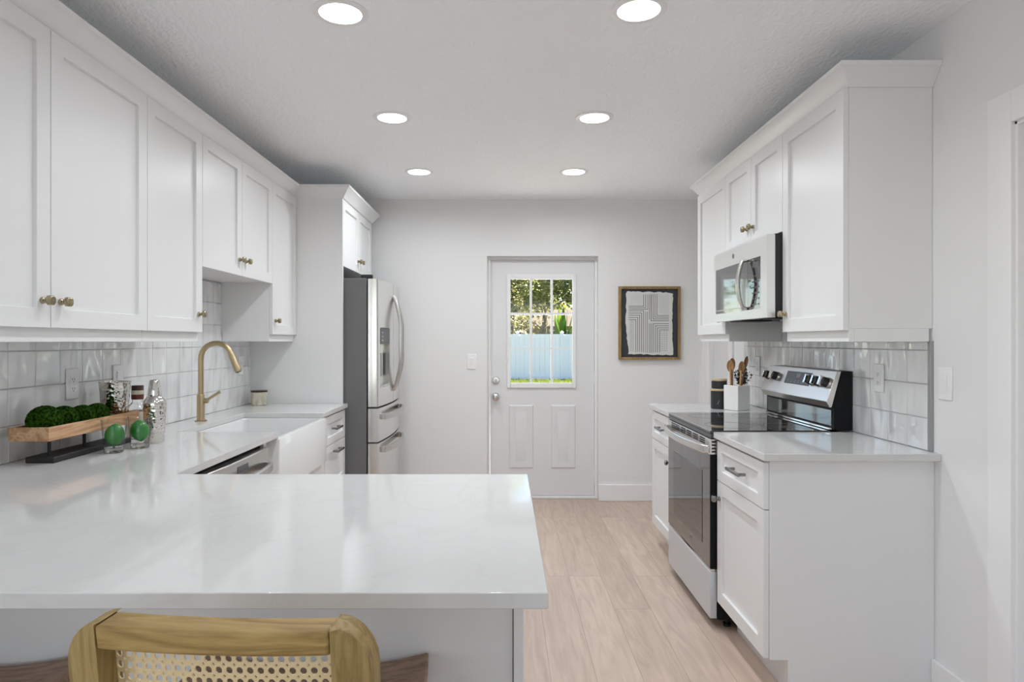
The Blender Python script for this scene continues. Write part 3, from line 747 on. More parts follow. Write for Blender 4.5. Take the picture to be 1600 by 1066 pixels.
def panelquad(y0, y1, u0, u1, d, name, m, par):
    v = [onpanel(u, y, dd) for dd in (-.001, d) for u, y in ((u0, y0), (u0, y1), (u1, y1), (u1, y0))]
    return MB().poly(v, [(0, 1, 2, 3), (4, 5, 6, 7), (0, 1, 5, 4), (1, 2, 6, 5), (2, 3, 7, 6), (3, 0, 4, 7)]).build(name, m, par)
dsp = panelquad(3.19, 3.47, .40, .86, .0012, 'display', M['greypanel'], cp)
b = MB()
def seg(y, u, w_, h_):
    b.poly([onpanel(uu, yy, .0016) for uu, yy in ((u, y), (u, y + w_), (u + h_, y + w_), (u + h_, y))], [(0, 1, 2, 3)])
for y in (3.315, 3.335):
    for u in (.66, .72, .78): seg(y, u, .012, .012)
    for yy in (y, y + .010):
        seg(yy, .67, .002, .05); seg(yy, .73, .002, .05)
for k in range(6): seg(3.22 + k * .04, .47, .02, .01); seg(3.22 + k * .04, .53, .014, .01)
b.build('display_marks', M['lightmark'], dsp)
for y in (3.675, 3.585, 3.165, 3.095, 3.022):
    c0 = onpanel(.60, y, 0)
    b = MB(); b.tube([c0, c0 + nn * .006], .026, 20); k1 = b.build('knob', M['steel'], cp)
    b = MB(); b.tube([c0 + nn * .006, c0 + nn * .030], [.023, .021], 20); b.build('knob_skirt', M['blackmatte'], k1)
    v = []
    for d in (.028, .044):
        for a_, h_ in ((-.007, -.022), (.007, -.022), (.007, .022), (-.007, .022)): v.append(c0 + nn * d + Vector((0, a_, 0)) + sl * h_)
    MB().poly(v, [(0, 1, 2, 3), (4, 5, 6, 7), (0, 1, 5, 4), (1, 2, 6, 5), (2, 3, 7, 6), (3, 0, 4, 7)]).build('knob_grip', M['steelp'], k1, bevel=.002)

# ------------------------------------------------------------------ microwave
MZ0, MZ1 = 1.412, 1.792
t = thing('microwave', (1.40, 3.359, MZ0), 'stainless over-the-range microwave with a curved handle', 'microwave')
MB().box(1.2232, 1.572, 2.980, 3.738, MZ0 + .004, MZ1).build('casing', M['blackmatte'], t, bevel=.002)
df = MB()
WY0, WY1, WZ0, WZ1 = 3.055, 3.705, 1.455, 1.700
df.box(1.186, 1.2228, 2.980, WY0, MZ0, MZ1 - .004).box(1.186, 1.2228, WY1, 3.738, MZ0, MZ1 - .004).box(1.186, 1.2228, WY0, WY1, MZ0, WZ0).box(1.186, 1.2228, WY0, WY1, WZ1, MZ1 - .004)
d = df.build('front_frame', M['steelfront'], t, smooth=False)
MB().box(1.188, 1.2225, 3.225, WY1, WZ0, WZ1).build('door_glass', M['ovenglass'], d)
kp = MB().box(1.188, 1.2225, WY0, 3.223, WZ0, WZ1).build('keypad', M['blackglass'], d)
for r in range(6):
    for c in range(3): MB().box(1.1874, 1.1881, 3.075 + c * .034, 3.095 + c * .034, 1.475 + r * .027, 1.483 + r * .027).build('button', M['greypanel'], kp)
MB().box(1.1874, 1.1881, 3.08, 3.16, 1.655, 1.680).build('display', M['greypanel'], kp)
MB().box(1.1868, 1.1882, 3.25, WY1 - .01, 1.470, 1.474).build('glass_rule', M['lightmark'], d)
p = [(1.187, 3.232, 1.463), (1.164, 3.232, 1.468)] + [(1.162 - .020 * math.sin(PI * k / 12), 3.232, 1.468 + .228 * k / 12) for k in range(1, 12)] + [(1.164, 3.232, 1.696), (1.187, 3.232, 1.700)]
MB().bar(p, .030, .014, up=Vector((-1, 0, .001))).build('handle', M['steel'], d, bevel=.004)
emblem(d, 1.1858, 3.42, 1.745, .013, -1, M['greypanel'], M['steelp'])
for y0, y1 in ((3.02, 3.20), (3.45, 3.62)): MB().box(1.24, 1.40, y0, y1, MZ0 - .004, MZ0 + .005).build('grease_filter', M['blackmatte'], t)
MB().box(1.43, 1.55, 3.3, 3.42, MZ0 - .003, MZ0 + .005).build('task_light_cover', M['plastic'], t)

# ------------------------------------------------------------------ plates on walls
def outlet(sg, x, y, z, label, kind='outlet'):
    w2, h2 = .036, .0595
    nm = 'wall_outlet' if kind == 'outlet' else 'light_switch'
    t = thing(nm, (x, y, z), label, 'outlet' if kind == 'outlet' else 'switch')
    def bx(b, d0, d1, ya, yb, za, zb): b.box(min(x + sg * d0, x + sg * d1), max(x + sg * d0, x + sg * d1), ya, yb, za, zb)
    b = MB(); bx(b, 0, .006, y - w2, y + w2, z - h2, z + h2); b.build('cover_plate', M['plastic'], t, bevel=.003)
    if kind == 'outlet':
        b = MB(); bx(b, .006, .008, y - .017, y + .017, z - .034, z + .034); so = b.build('receptacle', M['plastic'], t, bevel=.001)
        for q in (-1, 1):
            for y0_, y1_, z0_, z1_ in ((-.007, -.005, -.004, .004), (.005, .007, -.004, .004), (-.002, .002, -.011, -.007)):
                b = MB(); bx(b, .008, .0084, y + y0_, y + y1_, z + q * .018 + z0_, z + q * .018 + z1_); b.build('slot', M['slot'], so)
    else:
        b = MB()
        v = [(x + sg * .006, y - .016, z - .033), (x + sg * .006, y + .016, z - .033), (x + sg * .006, y + .016, z + .033), (x + sg * .006, y - .016, z + .033),
             (x + sg * .0075, y - .016, z - .033), (x + sg * .0075, y + .016, z - .033), (x + sg * .012, y + .016, z + .031), (x + sg * .012, y - .016, z + .031)]
        b.poly(v, [(0, 1, 2, 3), (4, 5, 6, 7), (0, 1, 5, 4), (1, 2, 6, 5), (2, 3, 7, 6), (3, 0, 4, 7)]).build('rocker', M['plastic'], t)
XTL, XTR = XL + .0106, XR - .0106
outlet(1, XTL, 2.533, 1.140, 'white duplex outlet on the tile above the moss balls')
outlet(1, XTL, 2.833, 1.143, 'white switch plate on the tile behind the ice bucket and bottle', 'switch')
outlet(1, XTL, 4.15, 1.150, 'white outlet on the far left tile behind the gold faucet')
outlet(-1, XTR, 2.768, 1.150, 'white duplex outlet on the tile right of the range controls')
outlet(-1, XTR, 4.094, 1.150, 'white outlet on the tile right of the wooden spoons')
outlet(-1, XR, 2.366, 1.152, 'white rocker light switch on the wall by the right doorway', 'switch')
# switch on the back wall
t = thing('light_switch', (-.269, YB, 1.138), 'white rocker light switch on the back wall beside the door', 'switch')
MB().box(-.306, -.232, YB - .006, YB, 1.075, 1.199).build('cover_plate', M['plastic'], t, bevel=.003)
MB().poly([(-.285, YB - .006, 1.104), (-.253, YB - .006, 1.104), (-.253, YB - .006, 1.170), (-.285, YB - .006, 1.170), (-.285, YB - .0075, 1.104), (-.253, YB - .0075, 1.104), (-.253, YB - .012, 1.168), (-.285, YB - .012, 1.168)],
          [(0, 1, 2, 3), (4, 5, 6, 7), (0, 1, 5, 4), (1, 2, 6, 5), (2, 3, 7, 6), (3, 0, 4, 7)]).build('rocker', M['plastic'], t)

# ------------------------------------------------------------------ recessed lights
def downlight():
    t = thing('recessed_light', (0, 0, ZC), '', 'ceiling light', 'round recessed ceiling lights in two rows')
    MB().lathe([(.074, -.0005), (.098, -.0005), (.098, -.003), (.090, -.007), (.074, -.005)], (0, 0, ZC), 48, close=True).build('trim_ring', M['trim'], t)
    MB().lathe([(.0735, -.001), (.0735, -.004), (0, -.0042)], (0, 0, ZC), 48).build('lens', M['lens'], t)
    ld = bpy.data.lights.new('downlight_glow', 'AREA'); ld.shape = 'DISK'; ld.size = .145; ld.energy = LAMP_W; ld.spread = R(149); ld.color = (.91, .957, 1.0)
    lo = bpy.data.objects.new('downlight_glow', ld); COL.objects.link(lo); lo.parent = t; lo.location = (0, 0, -.012)
    return t
LT = [(-.577, 2.318, 'near left recessed ceiling light, in front of the left wall cabinets'), (.467, 2.297, 'near right recessed ceiling light, largest on the right side'),
      (-.581, 3.405, 'middle recessed ceiling light of the left row'), (.464, 3.405, 'middle recessed ceiling light of the right row'),
      (-.584, 4.495, 'far left recessed ceiling light, nearest the fridge cabinet'), (.471, 4.495, 'far right recessed ceiling light, nearest the back door'),
      (-.577, 1.21, 'left recessed ceiling light straight above the peninsula countertop'), (.467, 1.21, 'right recessed ceiling light above the walkway beside the peninsula end')]
dl = downlight()
for i, (x, y, lab) in enumerate(LT):
    o = dl if i == 0 else copy_tree(dl)
    o.location = (x, y, ZC); o['label'] = lab
    lamp = [c for c in o.children if c.type == 'LIGHT'][0]; lamp.data = lamp.data.copy(); lamp.data.spread = R(168 if y > 4 else 149); lamp.data.energy = LAMP_W * (.74, .74, 1, 1, 1.06, 1.06, .42, .42)[i]

# ------------------------------------------------------------------ framed art
AX0, AX1, AZ0, AZ1 = .927, 1.4286, 1.153, 1.749
t = thing('framed_art', ((AX0 + AX1) / 2, YB, AZ0), 'wood framed abstract paper relief hanging on the back wall right of the door', 'picture')
b = MB(); f_ = .021; y0, y1 = YB - .032, YB - .001
b.box(AX0, AX0 + f_, y0, y1, AZ0, AZ1); b.box(AX1 - f_, AX1, y0, y1, AZ0, AZ1); b.box(AX0 + f_, AX1 - f_, y0, y1, AZ1 - f_, AZ1); b.box(AX0 + f_, AX1 - f_, y0, y1, AZ0, AZ0 + f_)
b.build('frame', M['oak'], t, bevel=.001)
MB().box(AX0 + f_, AX1 - f_, YB - .014, YB - .001, AZ0 + f_, AZ1 - f_).build('mount', M['charcoal'], t)
pu = lambda u: AX0 + (AX1 - AX0) * (u - 133) / (921 - 133); pv = lambda v: AZ1 - (AZ1 - AZ0) * (v - 70) / (1005 - 70)
rnd = random.Random(2); edge = []
for a_, b_, c_, d_, nn_ in ((232, 132, 820, 150, 20), (825, 160, 815, 600, 14), (815, 600, 828, 945, 10), (828, 945, 270, 935, 18), (262, 935, 226, 600, 10), (226, 600, 232, 140, 14)):
    for k in range(nn_):
        u = k / nn_; edge.append((pu(a_ + (c_ - a_) * u + rnd.uniform(-7, 7)), pv(b_ + (d_ - b_) * u + rnd.uniform(-7, 7))))
pp = MB().prism(edge, YB - .020, YB - .0145, 'y').build('torn_paper', M['paper'], t, smooth=False)
b = MB(); yy = YB - .0207
def ink(u0, v0, u1, v1, w_=7):
    a0, a1 = sorted((pu(u0), pu(u1))); c0, c1 = sorted((pv(v0), pv(v1))); h_ = (AX1 - AX0) / 788 * w_ / 2
    b.box(a0 - h_, a1 + h_, yy, YB - .0195, c0 - h_, c1 + h_)
for k in range(3):           # upper left elbow
    ink(452 + k * 26, 175, 452 + k * 26, 322 + k * 20); ink(265, 322 + k * 20, 452 + k * 26, 322 + k * 20)
for k in range(4):           # upper right elbow
    ink(622 - k * 25, 170, 622 - k * 25, 440 + k * 23); ink(622 - k * 25, 440 + k * 23, 772, 440 + k * 23)
for k in range(5):           # lower left elbow
    ink(452 - k * 25, 382 + k * 28, 452 - k * 25, 905); ink(262, 382 + k * 28, 452 - k * 25, 382 + k * 28)
for k in range(4):           # lower right elbow
    ink(578 + k * 26, 545 + k * 27, 578 + k * 26, 910); ink(578 + k * 26, 545 + k * 27, 770, 545 + k * 27)
for u in (478, 500): ink(u, 395, u, 915, 6)
for u in (524, 546): ink(u, 175, u, 490, 6)
for u in (522, 540, 558): ink(u, 545, u, 915, 6)
def dots(u0, u1, v0, v1, st, w_):
    u = u0
    while u <= u1:
        v = v0
        while v <= v1: ink(u, v, u + 1, v + 1, w_); v += st
        u += st
dots(282, 335, 510, 900, 19, 7); dots(675, 770, 625, 900, 24, 8); dots(285, 430, 180, 290, 17, 3); dots(650, 770, 185, 420, 15, 3)
b.build('line_pattern', M['ink'], pp, smooth=False)

# ------------------------------------------------------------------ moss tray and drinks
t = thing('footed_tray', (-1.563, 2.435, CT), 'long whitewashed wooden tray on black posts and base, holding moss balls', 'tray')
TX0, TX1, TY0, TY1 = -1.630, -1.497, 2.165, 2.700
b = MB(); w = .010; z0, z1 = .974, 1.020
b.box(TX0, TX0 + w, TY0, TY1, z0, z1); b.box(TX1 - w, TX1, TY0, TY1, z0, z1); b.box(TX0 + w, TX1 - w, TY0, TY0 + w, z0, z1); b.box(TX0 + w, TX1 - w, TY1 - w, TY1, z0, z1); b.box(TX0 + w, TX1 - w, TY0 + w, TY1 - w, z0, z0 + .009)
b.build('trough', M['traywood'], t, bevel=.0012)
for y in (2.252, 2.441, 2.625): MB().lathe([(.0055, 0), (.0055, .058)], (-1.556, y, .9155), 12).build('post', M['blackmatte'], t)
MB().box(-1.606, -1.509, 2.207, 2.665, CT + .0004, .9155).build('base_plate', M['blackmatte'], t, bevel=.003)
ML = ['first of four dark green moss balls on the tray, nearest the tray end', 'second moss ball from the near end of the tray', 'third moss ball from the near end of the tray', 'last of four moss balls, next to the ice bucket']
for i, (y, r, lab) in enumerate(((2.234, .0540, ML[0]), (2.341, .0480, ML[1]), (2.437, .0450, ML[2]), (2.530, .0440, ML[3]))):
    zc = .983 + r * .95
    tag(MB().ball((-1.563 + (.004, -.003, .002, -.002)[i], y, zc), r, r, r * .95, 5, jit=.05, seed=i * 3.7).build('moss_ball', M['moss'], loc=(-1.563, y, .983)), lab, 'moss ball', 'moss balls in the wooden tray')
# ice bucket
t = thing('ice_bucket', (-1.560, 2.638, .9835), 'hammered stainless steel ice bucket at the end of the moss tray', 'bucket')
MB().lathe([(.044, 0), (.047, .004), (.055, .150), (.0575, .158), (.056, .160), (.053, .152), (.045, .008), (0, .006)], (-1.560, 2.638, .9835), 48).build('pail', M['hammered'], t)
# bottle
t = thing('spirit_bottle', (-1.538, 2.762, CT), 'clear glass liquor bottle with a dark cap, behind the lime glasses', 'bottle')
bo = MB().lathe([(.044, 0), (.047, .004), (.047, .105), (.042, .128), (.026, .148), (.0205, .156), (.0205, .178), (.0175, .178), (.0175, .158), (.036, .128), (.0435, .104), (.0435, .012), (0, .010)], (-1.538, 2.762, CT + .0003), 40).build('glass_body', M['solidglass'], t)
MB().lathe([(0, .0125), (.0430, .0125), (.0430, .070), (0, .070)], (-1.538, 2.762, CT), 40).build('spirit', M['tequila'], t)
MB().lathe([(.0476, .078), (.0476, .118), (.0472, .118), (.0472, .078)], (-1.538, 2.762, CT), 40, close=True).build('label_band', M['bottlelabel'], t)
cp_ = MB().lathe([(.0235, .166), (.0235, .222), (.0225, .224), (.0, .224)], (-1.538, 2.762, CT), 32).build('cap', M['cap'], t, bevel=.001)
MB().lathe([(.0238, .170), (.0238, .186), (.0232, .186), (.0232, .170)], (-1.538, 2.762, CT), 32, close=True).build('cap_band', M['capred'], cp_)
MB().lathe([(.0238, .187), (.0238, .204), (.0232, .204), (.0232, .187)], (-1.538, 2.762, CT), 32, close=True).build('gold_band', M['candle'], cp_)
# shaker
t = thing('cocktail_shaker', (-1.417, 2.668, CT), 'hammered steel cocktail shaker standing right of the lime glasses', 'shaker')
MB().lathe([(0, .0004), (.034, .0004), (.036, .004), (.0425, .150), (.0425, .158), (0, .160)], (-1.417, 2.668, CT), 48).build('tumbler', M['hammered'], t)
MB().lathe([(.0425, .1585), (.0425, .164), (.028, .185), (.0245, .188), (0, .1885)], (-1.417, 2.668, CT), 48).build('strainer_top', M['steelp'], t)
MB().lathe([(.0243, .1887), (.0245, .195), (.0190, .246), (.016, .252), (.008, .2545), (0, .2548)], (-1.417, 2.668, CT), 40).build('cap', M['steelp'], t)
# tumblers with limes
def tumbler():
    t = thing('drinking_glass', (0, 0, 0), '', 'glass', 'clear glasses holding limes')
    MB().lathe([(0, .0003), (.030, .0003), (.0325, .003), (.0430, .121), (.0422, .1225), (.0412, .121), (.0318, .022), (.0312, .0195), (.0316, .0195), (.0312, .003), (.030, .0012), (0, .0012)], (0, 0, 0), 40).build('glass_body', M['glass'], t)
    MB().lathe([(0, .0014), (.028, .0014), (.0308, .004), (.0310, .0185), (.027, .0192), (0, .0178)], (0, 0, 0), 40).build('glass_base', M['solidglass'], t)
    return t
g0 = tumbler(); GL = [(-1.437, 2.425, 'clear glass holding a lime, the one nearer the wooden tray'), (-1.398, 2.527, 'clear glass holding a lime, in front of the liquor bottle')]
lm = MB()
lm.lathe([(0, -.0425), (.004, -.0415), (.011, -.038), (.022, -.030), (.030, -.016), (.0330, 0), (.031, .015), (.0235, .029), (.012, .0375), (.005, .0415), (0, .0425)], (0, 0, 0), 32)
lime0 = lm.build('lime', M['lime'])
for i, (x, y, lab) in enumerate(GL):
    o = g0 if i == 0 else copy_tree(g0)
    o.location = (x, y, CT); o['label'] = lab
    l_ = lime0 if i == 0 else copy_tree(lime0)
    l_.location = (x + (.002, -.001)[i], y, CT + .0645 + .002 * i); l_.rotation_euler = (R((4, -6)[i]), R((9, -5)[i]), i * 1.3)
    tag(l_, ('whole green lime inside the glass nearer the wooden tray', 'whole green lime inside the glass in front of the bottle')[i], 'lime', 'limes in the glasses')
# candle jar
t = thing('candle_jar', (-1.572, 4.222, CT), 'small cream and gold candle jar with a dark lid in the far counter corner', 'candle')
MB().lathe([(0, .0004), (.047, .0004), (.050, .004), (.051, .078), (.049, .084), (0, .084)], (-1.572, 4.222, CT), 40).build('jar', M['candle'], t)
MB().lathe([(.052, .0845), (.052, .092), (.050, .094), (0, .0945)], (-1.572, 4.222, CT), 40).build('lid', M['cap'], t)

# ------------------------------------------------------------------ canisters, crock, spoons, sprig
def canister(x, y, z, r, h, label, marks):
    t = thing('canister', (x, y, z), label, 'canister')
    bd = MB().lathe([(0, .0004), (r - .003, .0004), (r, .004), (r, h - .014), (0, h - .014)], (x, y, z), 40).build('jar', M['blackceramic'], t)
    MB().lathe([(r - .001, h - .0135), (r, h - .011), (r, h - .003), (r - .002, h), (0, h)], (x, y, z), 40).build('lid', M['lidwood'], t)
    if marks:
        b = MB()
        for k in range(3):
            a = R(-118 + k * 5); c = Vector((x + (r + .0006) * math.cos(a), y + (r + .0006) * math.sin(a), z + .03 + k * .009))
            b.tube([c, c + Vector((.004, -.0012, .006))], .0006, 5)
        b.build('printed_mark', M['plastic'], bd)
canister(1.300, 4.002, CT, .047, .122, 'black canister with a wooden lid on the counter, beneath a smaller one', True)
canister(1.303, 4.004, CT + .1222, .045, .060, 'small black canister with a wooden lid, stacked on the larger one', False)
CX, CY, CA = 1.382, 3.925, R(31)
t = thing('utensil_crock', (CX, CY, CT), 'white square ceramic crock holding wooden spoons', 'crock', rz=-CA * 1)
b = MB(); h = .053; hi = .046
def sq(r, z): return [(-r, -r, z), (r, -r, z), (r, r, z), (-r, r, z)]
v = sq(h, .0004) + sq(h, .148) + sq(hi, .148) + sq(hi, .008); f = [(0, 1, 2, 3), (12, 13, 14, 15)]
for q in range(3):
    for i in range(4): f.append((q * 4 + i, q * 4 + (i + 1) % 4, q * 4 + 4 + (i + 1) % 4, q * 4 + 4 + i))
b.poly(v, f).build('vessel', M['ceramic'], t, bevel=.004, local=True)
t.rotation_euler = (0, 0, CA)
def spoon(base, top, m, label, bw=.021):
    base, top = Vector(base), Vector(top); ax_ = (top - base); L_ = ax_.length; ax_.normalize()
    b = MB(); p = [base + ax_ * ((L_ - .055) * k / 7) for k in range(8)]
    b.tube(p, [.0075, .0075, .0075, .0075, .0075, .0072, .0075, .009], 10, flat=(1, .7))
    q = ax_.to_track_quat('Z', 'Y')
    fwd = Vector((-.33, -.94, 0)); side = ax_.cross(fwd).normalized(); fwd = side.cross(ax_).normalized()
    g = bmesh.ops.create_icosphere(b.bm, subdivisions=3, radius=1)
    c = base + ax_ * (L_ - .036)
    for vv in g['verts']:
        d = vv.co.copy()
        y_ = d.y * .008
        if d.y > 0: y_ -= .012 * max(0, 1 - d.x ** 2 - d.z ** 2)
        vv.co = c + side * (d.x * bw) + ax_ * (d.z * .037) + fwd * y_
    o = b.build('wooden_spoon', m, loc=tuple(base))
    tag(o, label, 'spoon', 'wooden spoons in the crock')
zb_ = CT + .012
spoon((1.352, 3.930, zb_), (1.335, 3.902, 1.192), M['spoon'], 'light wooden spoon with a broad bowl, leftmost in the crock', .0205)
spoon((1.362, 3.950, zb_), (1.366, 3.955, 1.202), M['spoond'], 'wooden spoon standing just behind the leftmost spoon in the crock', .017)
spoon((1.388, 3.918, zb_), (1.406, 3.905, 1.185), M['spoon'], 'shorter tan wooden spoon leaning right in the crock', .0175)
spoon((1.385, 3.928, zb_), (1.446, 3.930, 1.214), M['spoond'], 'dark narrow wooden spoon, tallest and rightmost in the crock', .0115)
t = thing('potted_sprig', (1.463, 4.075, CT), 'small dark leafy plant half hidden behind the white utensil crock', 'plant')
MB().lathe([(0, .0004), (.036, .0004), (.045, .075), (.043, .078), (.040, .07), (0, .068)], (1.463, 4.075, CT), 28).build('pot', M['ceramic'], t)
rnd = random.Random(11); b = MB(); st = MB()
for k in range(26):
    a = rnd.uniform(0, 2 * PI); sp_ = rnd.uniform(.3, 1); pth = []
    for q in range(7):
        u = q / 6; pth.append(Vector((1.468 + .055 * sp_ * math.cos(a) * u, 4.075 + .062 * sp_ * math.sin(a) * u, CT + .066 + .165 * u * (1.1 - .35 * sp_ * u))))
    st.tube(pth, .0011, 5)
    for q in range(1, 7):
        for s in range(3):
            d = Vector((rnd.uniform(-1, 1), rnd.uniform(-1, 1), rnd.uniform(-.1, .9))).normalized() * .020; sd = d.cross(Vector((0, 0, 1))).normalized() * .0075
            p0 = pth[q]; b.poly([p0, p0 + d * .5 + sd, p0 + d, p0 + d * .5 - sd], [(0, 1, 2, 3)])
st.build('stem', M['bark'], t); b.build('foliage', M['darkleaf'], t, smooth=False)

# ------------------------------------------------------------------ cane-back counter stool
t = thing('cane_back_stool', (-.345, .990, 0), 'light wooden counter stool with a curved woven cane back, at the peninsula', 'stool', rz=R(-3.5))
HW, ZT, ZS = .194, .9575, .625
def yb(x, z): # back surface centre: bowed to the rear in the middle and leaning back
    return -.118 - .045 * (z - ZS) / (ZT - ZS) - .016 * (1 - (x / HW) ** 2)
for s in (-1, 1):            # rear posts: one piece with the back legs, rounded at the top outer corner
    b = MB(); pts = []
    zz = [0, .25, ZS, .78, .86, .8975, .912, .925, .935, .944, .951, .9555, ZT]
    rings = []
    for z in zz:
        xo = HW - .004 * (ZT - z) if z > ZS else HW - .001 - .02 * (ZS - z) * .2
        if z > .8975:
            q = (z - .8975) / .06; xo -= .05 * (1 - math.sqrt(max(0, 1 - q * q)))
        xi = HW - .047 if z > ZS else HW - .042
        d = .023 if z > ZS else .02
        yc = yb(HW * .9, z) if z > ZS else yb(HW * .9, ZS) - .03 * ((ZS - z) / ZS) ** 2
        ci, co = (yb(HW - .0475, z), yb(HW, z)) if z > ZS else (yc, yc)
        rings.append([b.bm.verts.new(p) for p in ((s * xi, ci - d, z), (s * xo, co - d + .004, z), (s * xo, co + d, z), (s * xi, ci + d, z))])
    for A, B in zip(rings, rings[1:]):
        for i in range(4): b.bm.faces.new([A[i], A[(i + 1) % 4], B[(i + 1) % 4], B[i]])
    b.bm.faces.new(rings[0]); b.bm.faces.new(rings[-1])
    b.build('back_post', M['rubberwoodz'], t, bevel=.006, seg=3, local=True)
def rail(z0, z1, name, dd=.0235):
    b = MB(); n_ = 20; rings = []
    for k in range(n_ + 1):
        x = -(HW - .0475) + 2 * (HW - .0475) * k / n_; ya = yb(x, z1); yc = yb(x, z0)
        rings.append([b.bm.verts.new(p) for p in ((x, yc - dd, z0), (x, ya - dd, z1), (x, ya + dd, z1), (x, yc + dd, z0))])
    for A, B in zip(rings, rings[1:]):
        for i in range(4): b.bm.faces.new([A[i], A[(i + 1) % 4], B[(i + 1) % 4], B[i]])
    b.bm.faces.new(rings[0]); b.bm.faces.new(rings[-1])
    return b.build(name, M['rubberwood'], t, bevel=.005, seg=3, local=True)
rail(.925, ZT - .001, 'top_rail'); rail(.665, .695, 'lower_rail')
def cane_sheet(x0, x1, z0, z1, fn, p=.0131, pz=.0150):
    b = MB(); nx = int((x1 - x0) / p); nz = int((z1 - z0) / pz); p = (x1 - x0) / nx; pz = (z1 - z0) / nz; cache = {}
    def V(x, z):
        k = (round(x, 5), round(z, 5))
        if k not in cache: cache[k] = b.bm.verts.new(fn(x, z))
        return cache[k]
    for i in range(nx):
        for j in range(nz):
            cx, cz = x0 + (i + .5) * p, z0 + (j + .5) * pz
            O, I = [], []
            for sx, sz in ((1, -.68), (1, .68), (.68, 1), (-.68, 1), (-1, .68), (-1, -.68), (-.68, -1), (.68, -1)):
                O.append(V(cx + sx * p / 2, cz + sz * pz / 2))
            for sx, sz in ((.62, -.27), (.62, .27), (.27, .62), (-.27, .62), (-.62, .27), (-.62, -.27), (-.27, -.62), (.27, -.62)):
                I.append(V(cx + sx * p / 2, cz + sz * pz / 2))
            for k in range(8):
                b.bm.faces.new([O[k], O[(k + 1) % 8], I[(k + 1) % 8], I[k]])
    return b
o = cane_sheet(-(HW - .046), HW - .046, .692, .928, lambda x, z: (x, yb(x, z) + .012, z)).build('cane_back', M['cane'], t, local=True, smooth=False)
so_ = o.modifiers.new('thickness', 'SOLIDIFY'); so_.thickness = .0022
# seat
b = MB(); sy0, sy1 = -.145, .205
b.box(-HW + .002, -HW + .042, sy0, sy1, ZS - .03, ZS); b.box(HW - .042, HW - .002, sy0, sy1, ZS - .03, ZS); b.box(-HW + .042, HW - .042, sy1 - .04, sy1, ZS - .03, ZS); b.box(-HW + .042, HW - .042, sy0 + .05, sy0 + .09, ZS - .03, ZS)
b.build('seat_frame', M['rubberwood'], t, bevel=.004, local=True)
o = cane_sheet(-HW + .04, HW - .04, sy0 + .088, sy1 - .038, lambda x, y: (x, y, ZS - .008), .0131, .0131).build('cane_seat', M['cane'], t, local=True, smooth=False)
so_ = o.modifiers.new('thickness', 'SOLIDIFY'); so_.thickness = .0022
for s in (-1, 1):
    MB().bar([(s * (HW - .022), sy1 - .022, 0), (s * (HW - .022), sy1 - .022, ZS - .031)], [.028, .036], [.028, .036], up=Vector((0, 1, 0))).build('front_leg', M['rubberwoodz'], t, bevel=.005, local=True)
    MB().bar([(s * (HW - .022), -.125, .28), (s * (HW - .022), sy1 - .035, .28)], .018, .026).build('side_stretcher', M['rubberwood'], t, bevel=.003, local=True)
MB().bar([(-HW + .035, sy1 - .022, .22), (HW - .035, sy1 - .022, .22)], .02, .03).build('foot_rail', M['rubberwood'], t, bevel=.003, local=True)

# ------------------------------------------------------------------ walnut saddle stools
def saddle():
    t = thing('saddle_stool', (0, 0, 0), '', 'stool', 'dark walnut saddle stools tucked under the counter')
    b = MB(); nx, ny = 24, 8; hw, hd = .248, .116; top, bot = [], []
    for i in range(nx + 1):
        u = -1 + 2 * i / nx; ra, rb = [], []
        for j in range(ny + 1):
            w_ = -1 + 2 * j / ny
            x = u * hw * (1 - .03 * w_ * w_); y = w_ * (hd - .006 * (1 - u * u)); z = .592 + .030 * u * u
            ra.append(b.bm.verts.new((x, y, z))); rb.append(b.bm.verts.new((x, y * .97, z - .036 + .008 * abs(u))))
        top.append(ra); bot.append(rb)
    for i in range(nx):
        for j in range(ny):
            b.bm.faces.new([top[i][j], top[i + 1][j], top[i + 1][j + 1], top[i][j + 1]]); b.bm.faces.new([bot[i][j], bot[i][j + 1], bot[i + 1][j + 1], bot[i + 1][j]])
        for j in (0, ny): b.bm.faces.new([top[i][j], top[i + 1][j], bot[i + 1][j], bot[i][j]])
    for i in (0, nx):
        for j in range(ny): b.bm.faces.new([top[i][j], top[i][j + 1], bot[i][j + 1], bot[i][j]])
    b.build('seat', M['walnut'], t, bevel=.005, local=True)
    for sx in (-1, 1):
        for sy in (-1, 1):
            MB().bar([(sx * .205, sy * .088, 0), (sx * .185, sy * .080, .572)], [.030, .036], [.030, .036], up=Vector((0, 1, 0))).build('leg', M['walnut'], t, bevel=.003, local=True)
    for sy in (-1, 1): MB().bar([(-.198, sy * .084, .18), (.198, sy * .084, .18)], .018, .03).build('stretcher', M['walnut'], t, bevel=.002, local=True)
    for sx in (-1, 1): MB().bar([(sx * .196, -.075, .28), (sx * .196, .075, .28)], .018, .03).build('stretcher', M['walnut'], t, bevel=.002, local=True)
    return t
s0 = saddle(); s0.location = (-.408, 1.335, 0); s0['label'] = 'dark walnut saddle stool right behind the cane-back stool'
s1 = copy_tree(s0); s1.location = (-1.150, 1.335, 0); s1['label'] = 'dark walnut saddle stool under the counter at far left, beside the cane-back stool'

